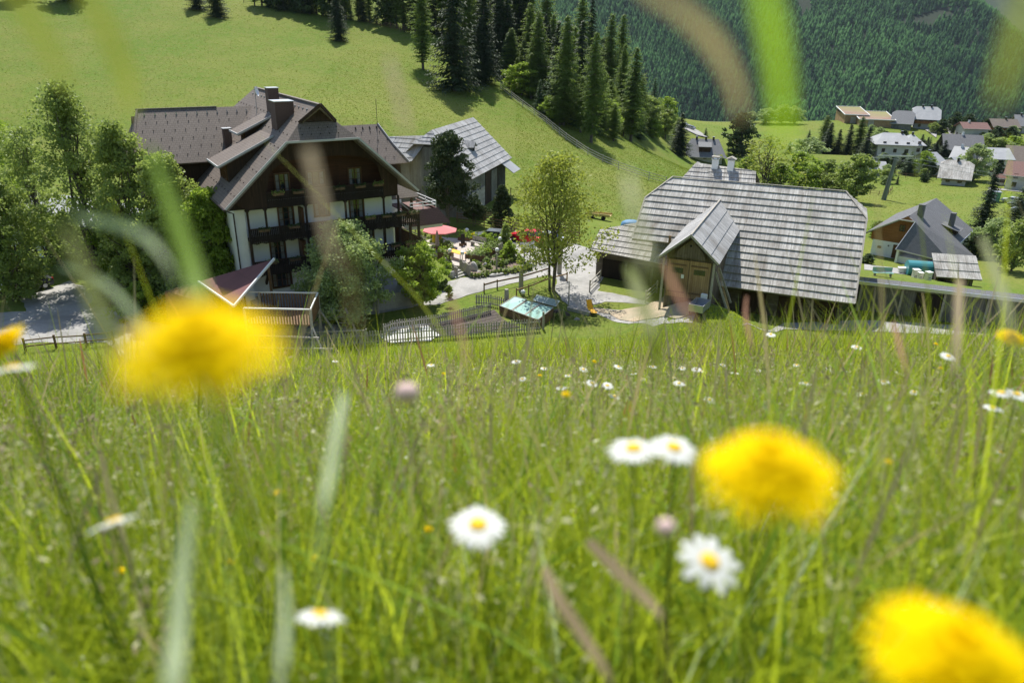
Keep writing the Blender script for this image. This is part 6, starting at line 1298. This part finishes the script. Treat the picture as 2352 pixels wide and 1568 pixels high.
flower('d',1548,1028,.62,.043,'right daisy of the touching pair left of the big yellow flower',(.1,.15))
flower('d',1630,1290,.50,.044,'ragged daisy with gaps between its petals below the big yellow flower',(.35,.2))
flower('d',262,1198,.58,.043,'tilted blurred daisy at the lower left',(-.45,-.4))
flower('d',735,1412,.50,.036,'blurred daisy at the bottom left of the centre',(-.5,.1))
flower('d',28,845,.60,.040,'daisy at the left edge under the small yellow flower',(-.3,-.2))
flower('d',2300,902,1.35,.042,'left daisy of the pair at the right edge',(-.1,0)); flower('d',2336,905,1.35,.042,'right daisy of the pair at the right edge',(.1,.1)); flower('d',2280,936,1.5,.042,'single daisy just below the pair at the right edge',(-.1,.1))
flower('d',2178,818,1.9,.04,'upright daisy above a pale blurred stalk, right of the driveway',(.2,.1)); flower('d',2300,1040,1.7,.04,'small daisy at the right edge halfway up the grass')
flower('d',2147,1388,.9,.02,'tiny white flower above the bottom right yellow flower'); flower('d',1968,797,2.9,.042,'small daisy at the driveway in front of the shed')
flower('b',935,903,.50,.017,'round pinkish bud right of the largest yellow flower'); flower('b',1530,1212,.42,.012,'pale round bud above the ragged daisy')
small=[(1600,848),(1567,845),(1610,852),(1688,856),(1475,870),(2065,856),(2030,876),(1630,918),(1395,885),(1412,910),(1887,853),(1905,848),(1940,852),(1340,848),(1360,880),(1545,868),(1560,880),(1740,850),(1305,862),(1185,830),(1455,858),(2130,862),(1830,838),(2100,900),(1980,905),(1500,842),(1250,846),(1290,890),(990,838),(1770,768),(1850,880),(2210,860),(1660,838),(770,829),(1200,870),(1420,842)]
small.sort()
for i,(x,y) in enumerate(small): flower('d',x,y,(3.0+2.2*random.random()) if y<875 else 2.6,.046,'small distant daisy in the upper meadow, %s'%ordinal(i+1),None,'small daisies in the upper meadow')
sy=sorted([(1018,858),(1365,830),(2150,790),(1240,862),(1300,905),(2160,845),(530,1290),(275,1310),(720,1280),(1690,1180),(985,1215),(1215,1330),(2040,1060),(640,1130),(1400,1410)])
for i,(x,y) in enumerate(sy): flower('y',x,y,3.2 if y<900 else 1.1,.022 if y<900 else .014,'tiny yellow flower in the grass, %s'%ordinal(i+1),None,'tiny yellow flowers')
# ---- single out-of-focus stalks close to the viewer
def stalk(label,px,depth,w,m,root=None,over=None,cat='grass stalk',taper=(.6,1,.2),name='grass_stalk'):
    """px: photo waypoints from the lower end to the tip; root: where the stalk leaves the ground (x,y)"""
    n=len(px); pts=[at(x,y,depth*(1+.06*i)) for i,(x,y) in enumerate(px)]
    root=root or (pts[0][0]*1.0,pts[0][1]+.03); g=np.array([root[0],root[1],Tz(*root)-.02]); mid=[] 
    if over is not None: mid=[np.array(o) for o in over]
    if over is None: d0=pts[0]-pts[1]; d0=d0/np.linalg.norm(d0); gap=np.linalg.norm(pts[0]-pts[1]); dn=(g-pts[0]); dn=dn/np.linalg.norm(dn); mid=[pts[0]+(d0+dn*2)/3*gap*2.2, pts[0]+(d0*.6+dn*2)/2.6*gap]
    else: mid=mid+[at(px[0][0],-1100,depth*.8),at(px[0][0],-350,depth*.95)]
    full=[g]+mid+pts; ws=[w*.07]*(1+len(mid))+[w*np.interp(i/max(1,n-1),[0,.5,1],taper) for i in range(n)]
    # smooth the path
    P2=[];W2=[]
    for i in range(len(full)-1):
        p0=full[max(i-1,0)];p1=full[i];p2=full[i+1];p3=full[min(i+2,len(full)-1)]
        for k in range(5):
            t=k/5; P2.append(.5*((2*p1)+(p2-p0)*t+(2*p0-5*p1+4*p2-p3)*t*t+(3*p1-p0-3*p2+p3)*t**3)); W2.append(ws[i]+(ws[i+1]-ws[i])*t)
    P2.append(full[-1]);W2.append(ws[-1]); b=MB(); o0=full[0]; P3=[tuple(p-o0) for p in P2]
    vd=Vector(pts[n//2]-CAMP).normalized(); strip(b,P3,W2,tuple(vd)); o=b.build(name,M[m]); o.location=o0; tagp(o,label,cat); return o
OV=lambda x:[(x*.25,-.10,21.9),(x*.25,-.09,22.12)]
stalk('bright lime green blurred blade hanging in from the top right of the centre',[(1752,-60),(1778,90),(1795,220),(1802,330)],.13,.0036,'lime_blade',(.30*.25,-.10),OV(.30),taper=(.8,1,.5))
stalk('brown blurred seed head curving in from the top, left of the lime green blade',[(1470,-60),(1560,20),(1640,100),(1690,200),(1700,270)],.15,.0036,'dry',(.26*.25,-.10),OV(.26),taper=(.6,1,.4))
stalk('olive blurred blade in the top right corner',[(2372,-60),(2345,60),(2315,160),(2290,240)],.12,.0042,'olive_blade',(.34*.25,-.10),OV(.34),taper=(.6,.9,.3))
stalk('olive blurred stalk crossing the top left corner',[(20,-60),(60,20),(110,110),(160,210)],.16,.0045,'olive_blade',(-.34*.25,-.10),OV(-.34),taper=(.6,1,.3))
stalk('faint olive blade left of the meadow tree shadows',[(190,-60),(240,60),(290,180),(300,260)],.17,.005,'olive_blade',(-.3*.25,-.10),OV(-.3),taper=(.5,1,.3))
stalk('bright green blurred blade in front of the leafy trees left of the inn',[(470,720),(440,610),(395,480),(345,340)],.22,.0058,'lime_blade',(-.12,.24),taper=(.7,1,.3))
stalk('white curved blurred blade in front of the trees at the left',[(400,640),(345,553),(270,516),(170,497)],.27,.0042,'pale_blade',(-.16,.3),taper=(.12,1,.5))
stalk('pale arched blurred stalk above the gravel lot',[(345,790),(290,700),(225,640),(140,612)],.3,.0035,'pale_blade',(-.18,.33),taper=(.2,.9,.5))
stalk('pale yellow blurred seed head in front of the inn gable',[(790,640),(755,560),(735,450),(708,340)],.22,.0040,'dry',(-.04,.25),taper=(.04,.7,1))
stalk('faint pale seed head on the meadow right of the brown roof',[(935,330),(925,260),(905,180),(892,130)],.24,.003,'dry',(-.02,.27),taper=(.12,.9,.5))
stalk('broad pale blurred blade rising from the bottom edge at the left',[(395,1600),(408,1450),(420,1300),(440,1150)],.25,.0065,'pale_blade',(-.16,.24),taper=(1,.9,.4))
stalk('short pale blurred blade tip in the middle of the grass',[(740,1180),(758,1080),(775,980),(790,905)],.30,.0055,'pale_blade',None,taper=(.4,1,.5))
stalk('pale blurred blade at the bottom left of the centre',[(640,1600),(650,1500),(655,1400),(650,1300)],.26,.0035,'pale_blade',None,taper=(1,.9,.3))
stalk('pinkish red sorrel tip before the barn entrance',[(1600,760),(1570,700),(1545,650),(1525,600)],.36,.0035,'sorrel',None,taper=(.2,1,.4),name='sorrel_stalk')
stalk('reddish sorrel tip above the vegetable garden',[(1078,850),(1062,780),(1046,720),(1034,680)],.38,.0026,'sorrel',None,taper=(.2,1,.4),name='sorrel_stalk')
stalk('reddish sorrel stalk below the right end of the barn',[(1725,800),(1718,760),(1712,720),(1715,680)],.7,.0035,'sorrel',None,taper=(.2,1,.4),name='sorrel_stalk')
stalk('orange sorrel tips by the driveway',[(2080,860),(2070,810),(2060,770),(2050,740)],.6,.004,'sorrel',None,taper=(.2,1,.4),name='sorrel_stalk')
stalk('brownish blurred blade in front of the left slope of the barn roof',[(1490,640),(1470,540),(1450,450),(1440,390)],.2,.0035,'olive_blade',None,taper=(.4,1,.3))
stalk('pale blurred stalk before the small shingled shed',[(2190,860),(2200,760),(2202,690),(2205,640)],.5,.006,'dry',None,taper=(.3,1,.7))
stalk('olive seed head right of the small shingled shed',[(2330,860),(2310,700),(2285,620),(2255,545)],.36,.005,'olive_blade',None,taper=(.25,1,.5))
stalk('olive blurred blade over the parking lot',[(320,850),(250,760),(200,640),(150,520)],.2,.005,'olive_blade',None,taper=(.5,1,.3))
stalk('brown blurred stalk at the bottom below the sharpest daisy',[(1400,1560),(1340,1460),(1280,1370),(1250,1300)],.42,.009,'dry',None,taper=(.4,1,.6))
stalk('brown blurred seed head below the ragged daisy',[(1520,1420),(1480,1370),(1420,1310),(1350,1240)],.45,.010,'dry',None,taper=(.3,1,.7))
stalk('green tuft blade sticking up before the garage of the barn',[(1500,780),(1475,700),(1455,640),(1440,610)],.33,.007,'olive_blade',None,taper=(.5,1,.3))
# ================================================================ meadow grass
def blades(name,label,n,y0,y1,h0,h1,w0,w1,m,seed,clumpy=.5,tall=.04,seg=3,xr=.86,lean=.35,head=False,power=1.0,lim=True):
    r=np.random.default_rng(seed)
    y=y0+(y1-y0)*r.random(n)**power; x=(r.random(n)*2-1)*(xr*y+.35)
    # clumps
    x=x+clumpy*.05*np.sqrt(y)*np.sin(y*7+x*3); d=np.hypot(x,y)
    h=r.uniform(h0,h1,n)*(.75+.5*(.5+.5*np.sin(x*1.3+2*np.sin(y*.8))*np.cos(y*1.1)))
    if lim: 
        cap=.54+.004*y-.03*r.random(n); t=r.random(n)<tall*np.clip(y/5,0,1); h=np.where(t,np.minimum(h*1.75,.84),np.minimum(h,np.maximum(cap,.16+.1*r.random(n))))
    h=np.where(d<.55,np.minimum(h,.22+.25*np.clip(d-.3,0,1)),h)
    z=T(x,y); a=r.uniform(0,2*math.pi,n); ln=h*r.uniform(.05,lean,n)*2; dx=np.cos(a)*ln; dy=np.sin(a)*ln
    wd=r.uniform(w0,w1,n)*(1+.0*y); wa=a+math.pi/2+r.normal(0,.5,n); sx=np.cos(wa)*wd/2; sy=np.sin(wa)*wd/2
    ts=np.linspace(0,1,seg+1); V=[]
    for t in ts:
        px_=x+dx*t*t; py_=y+dy*t*t; pz=z-.02+h*(t-.18*t*t*(ln/h)); 
        k=(1-t**1.6)*.9+.06 if not head else (.18 if t<.62 else (1.0 if t<.95 else .3))
        V.append(np.stack([px_-sx*k,py_-sy*k,pz],1)); V.append(np.stack([px_+sx*k,py_+sy*k,pz],1))
    V=np.stack(V,1).reshape(-1,3); b=np.arange(n)[:,None]*2*(seg+1); Fq=np.concatenate([np.stack([b[:,0]+2*i,b[:,0]+2*i+1,b[:,0]+2*i+3,b[:,0]+2*i+2],1) for i in range(seg)])
    rn=np.clip(.5+.25*np.sin(x*.9+y*.5)+.35*r.normal(size=n),0,1)
    o=mkobj(name,fastmesh(name,V,Fq,m,np.repeat(rn,2*(seg+1)))); tagp(o,label,'grass',None,'stuff'); return o
blades('meadow_grass','lush green meadow grass close to the viewer',72000,.30,3.6,.14,.47,.0026,.0068,M['grass_blade'],1,seg=4,power=.62,lean=.45)
blades('meadow_grass','green meadow grass on the middle of the slope',80000,3.0,13,.22,.52,.005,.012,M['grass_blade'],2,power=.7,tall=.12)
blades('meadow_grass','green grass on the lower slope down to the yard',110000,11,50.5,.28,.56,.010,.026,M['grass_blade'],3,power=.75,tall=.06)
blades('leafy_herbs','broad-leaved herbs low in the meadow grass',16000,.4,4,.08,.30,.010,.022,M['herb'],4,power=.65,seg=3,lean=.9)
blades('leafy_herbs','broad grass leaves among the fine meadow grass',9000,.5,6,.22,.5,.008,.014,M['herb'],14,power=.7,seg=5,lean=.7)
blades('tall_grass','tall grass standing above the rest along the far edge of the meadow',2600,1.8,10,.50,.76,.006,.013,M['grass_blade'],15,power=.8,seg=6,lean=.3,lim=False)
blades('tall_grass','tall dry stalks standing above the rest of the meadow',420,1.4,8,.52,.78,.004,.009,M['dry'],16,power=.8,seg=7,lean=.2,lim=False,head=True)
blades('dry_grass_stalks','straw-coloured dry stalks and seed heads in the meadow',5200,.5,9,.34,.56,.0022,.006,M['dry'],5,power=.7,seg=7,head=True,tall=.2,lean=.18)
blades('dry_grass_stalks','straw-coloured seed heads on the far part of the slope',2500,8,40,.3,.5,.008,.018,M['dry'],6,seg=7,head=True,tall=.05)
blades('red_sorrel','reddish sorrel spikes scattered in the meadow',420,1.5,14,.36,.55,.005,.012,M['sorrel'],7,seg=7,head=True,tall=.2,lean=.12)
blades('pale_grass_blades','pale glossy grass blades scattered in the meadow',2500,.45,5,.2,.45,.003,.008,M['pale_blade'],8,seg=4,power=.7)
def panicles(name,label,n,y0,y1,h0,h1,m,seed,size,power=.7,k=16):
    r=np.random.default_rng(seed); y=y0+(y1-y0)*r.random(n)**power; x=(r.random(n)*2-1)*(.86*y+.3); z=T(x,y); h=r.uniform(h0,h1,n); h=np.where(np.hypot(x,y)<.6,np.minimum(h,.24),h); h=np.minimum(h,.57+.01*y)
    a=r.uniform(0,6.28,n); l=h*r.uniform(.02,.22,n); dx=np.cos(a)*l; dy=np.sin(a)*l; V=[];rn=[]
    for t0,t1,wd in ((0,.5,.0012),(.5,1,.0008)):
        w_=wd*(1+y*.15); P0=np.stack([x+dx*t0*t0,y+dy*t0*t0,z+h*t0],1); P1=np.stack([x+dx*t1*t1,y+dy*t1*t1,z+h*t1],1); s=np.stack([w_,0*w_,0*w_],1); V.append(np.stack([P0-s,P0+s,P1+s,P1-s],1)); rn.append(np.repeat(.3,n))
    for i in range(k):
        t=.72+.3*(i/k); sp=.022*(1.15-abs(i/k-.3))*size; c=np.stack([x+dx*t*t,y+dy*t*t,z+h*t],1)+r.normal(0,1,(n,3))*sp*np.array([1,1,.5]); s_=.0035*size*(1+y*.12)*r.uniform(.6,1.4,n)
        u=r.normal(0,1,(n,3)); u/=np.linalg.norm(u,axis=1)[:,None]; v=np.cross(u,r.normal(0,1,(n,3))); v/=np.linalg.norm(v,axis=1)[:,None]; u=u*s_[:,None]*1.7; v=v*s_[:,None]*.7
        V.append(np.stack([c-u,c+v,c+u,c-v],1)); rn.append(r.random(n))
    V=np.concatenate(V).reshape(-1,3); o=mkobj(name,fastmesh(name,V,np.arange(len(V)).reshape(-1,4),m,np.repeat(np.concatenate(rn),4))); tagp(o,label,'grass',None,'stuff')
M['panicle_pale']=foliage('pale_panicles',(.30,.31,.13),(.55,.53,.32),.35,.5); M['panicle_brown']=foliage('purple_brown_panicles',(.20,.16,.09),(.40,.32,.21),.35,.7); M['herb_white']=foliage('small_white_blossoms',(.66,.68,.62),(.8,.8,.76),.3,.6)
panicles('grass_panicles','loose pale flowering grass heads in the meadow',3800,.45,7,.26,.5,M['panicle_pale'],31,1.0)
panicles('grass_panicles','purplish-brown flowering grass heads in the meadow',1500,.6,9,.3,.56,M['panicle_brown'],32,1.1)
panicles('grass_panicles','pale flowering grass heads on the lower slope',1500,5,46,.35,.55,M['panicle_pale'],33,1.8,k=8)
panicles('white_herb_blossoms','tiny white blossoms low among the grass',420,.7,4,.12,.3,M['herb_white'],34,1.2,k=9)
M['tuft']=foliage('pasture_tuft',(.10,.16,.02),(.25,.29,.055),.4,.8,.05)
# shaggy verge grass near yard, garden and ramp
def patch(name,label,polys,n,h0,h1,w,m,seed):
    r=np.random.default_rng(seed); xs=[];ys_=[]
    for (x0,y0,x1,y1) in polys:
        k=int(n/len(polys)); xs.append(r.uniform(x0,x1,k)); ys_.append(r.uniform(y0,y1,k))
    x=np.concatenate(xs);y=np.concatenate(ys_);n=len(x);z=T(x,y);h=r.uniform(h0,h1,n);a=r.uniform(0,6.28,n); s=np.stack([np.cos(a),np.sin(a)],1)*w/2; l=r.normal(0,.35,(n,2))*h[:,None]
    V=np.stack([np.stack([x-s[:,0],y-s[:,1],z],1),np.stack([x+s[:,0],y+s[:,1],z],1),np.stack([x+l[:,0],y+l[:,1],z+h],1)],1).reshape(-1,3); o=mkobj(name,fastmesh(name,V,np.arange(3*n).reshape(n,3),m,np.repeat(r.random(n),3))); tagp(o,label,'grass',None,'stuff')
patch('lawn_grass','short lawn grass tufts between the meadow slope and the garden fence',[(-16,47,34,53)],30000,.04,.12,.06,M['grass_blade'],9)
patch('pasture_tufts','coarse grass tufts scattered over the hillside pasture behind the inn',[(-150,100,-75,240),(-75,98,-5,235),(-40,100,40,190),(0,100,45,170)],90000,.03,.12,.30,M['tuft'],10)
patch('pasture_tufts','coarse grass tufts on the valley meadow behind the barn',[(40,120,150,235),(50,235,230,335)],40000,.03,.12,.35,M['tuft'],11)
# ================================================================ air
hb=MB(); hb.box(-1200,3200,-60,2750,-260,420); me=newmesh('haze',hb.v,hb.f,[],uv=False); hz_=mkobj('haze',me); hz_['kind']='stuff'; hz_['label']='thin bluish mountain air'
hm=bpy.data.materials.new('air'); hm.use_nodes=True; t_=hm.node_tree; t_.nodes.remove(t_.nodes['Principled BSDF']); pv=t_.nodes.new('ShaderNodeVolumePrincipled'); pv.inputs['Color'].default_value=(.72,.86,1.0,1); pv.inputs['Density'].default_value=.00003; pv.inputs['Anisotropy'].default_value=.1
t_.links.new(pv.outputs[0],t_.nodes['Material Output'].inputs['Volume']); me.materials.append(hm)
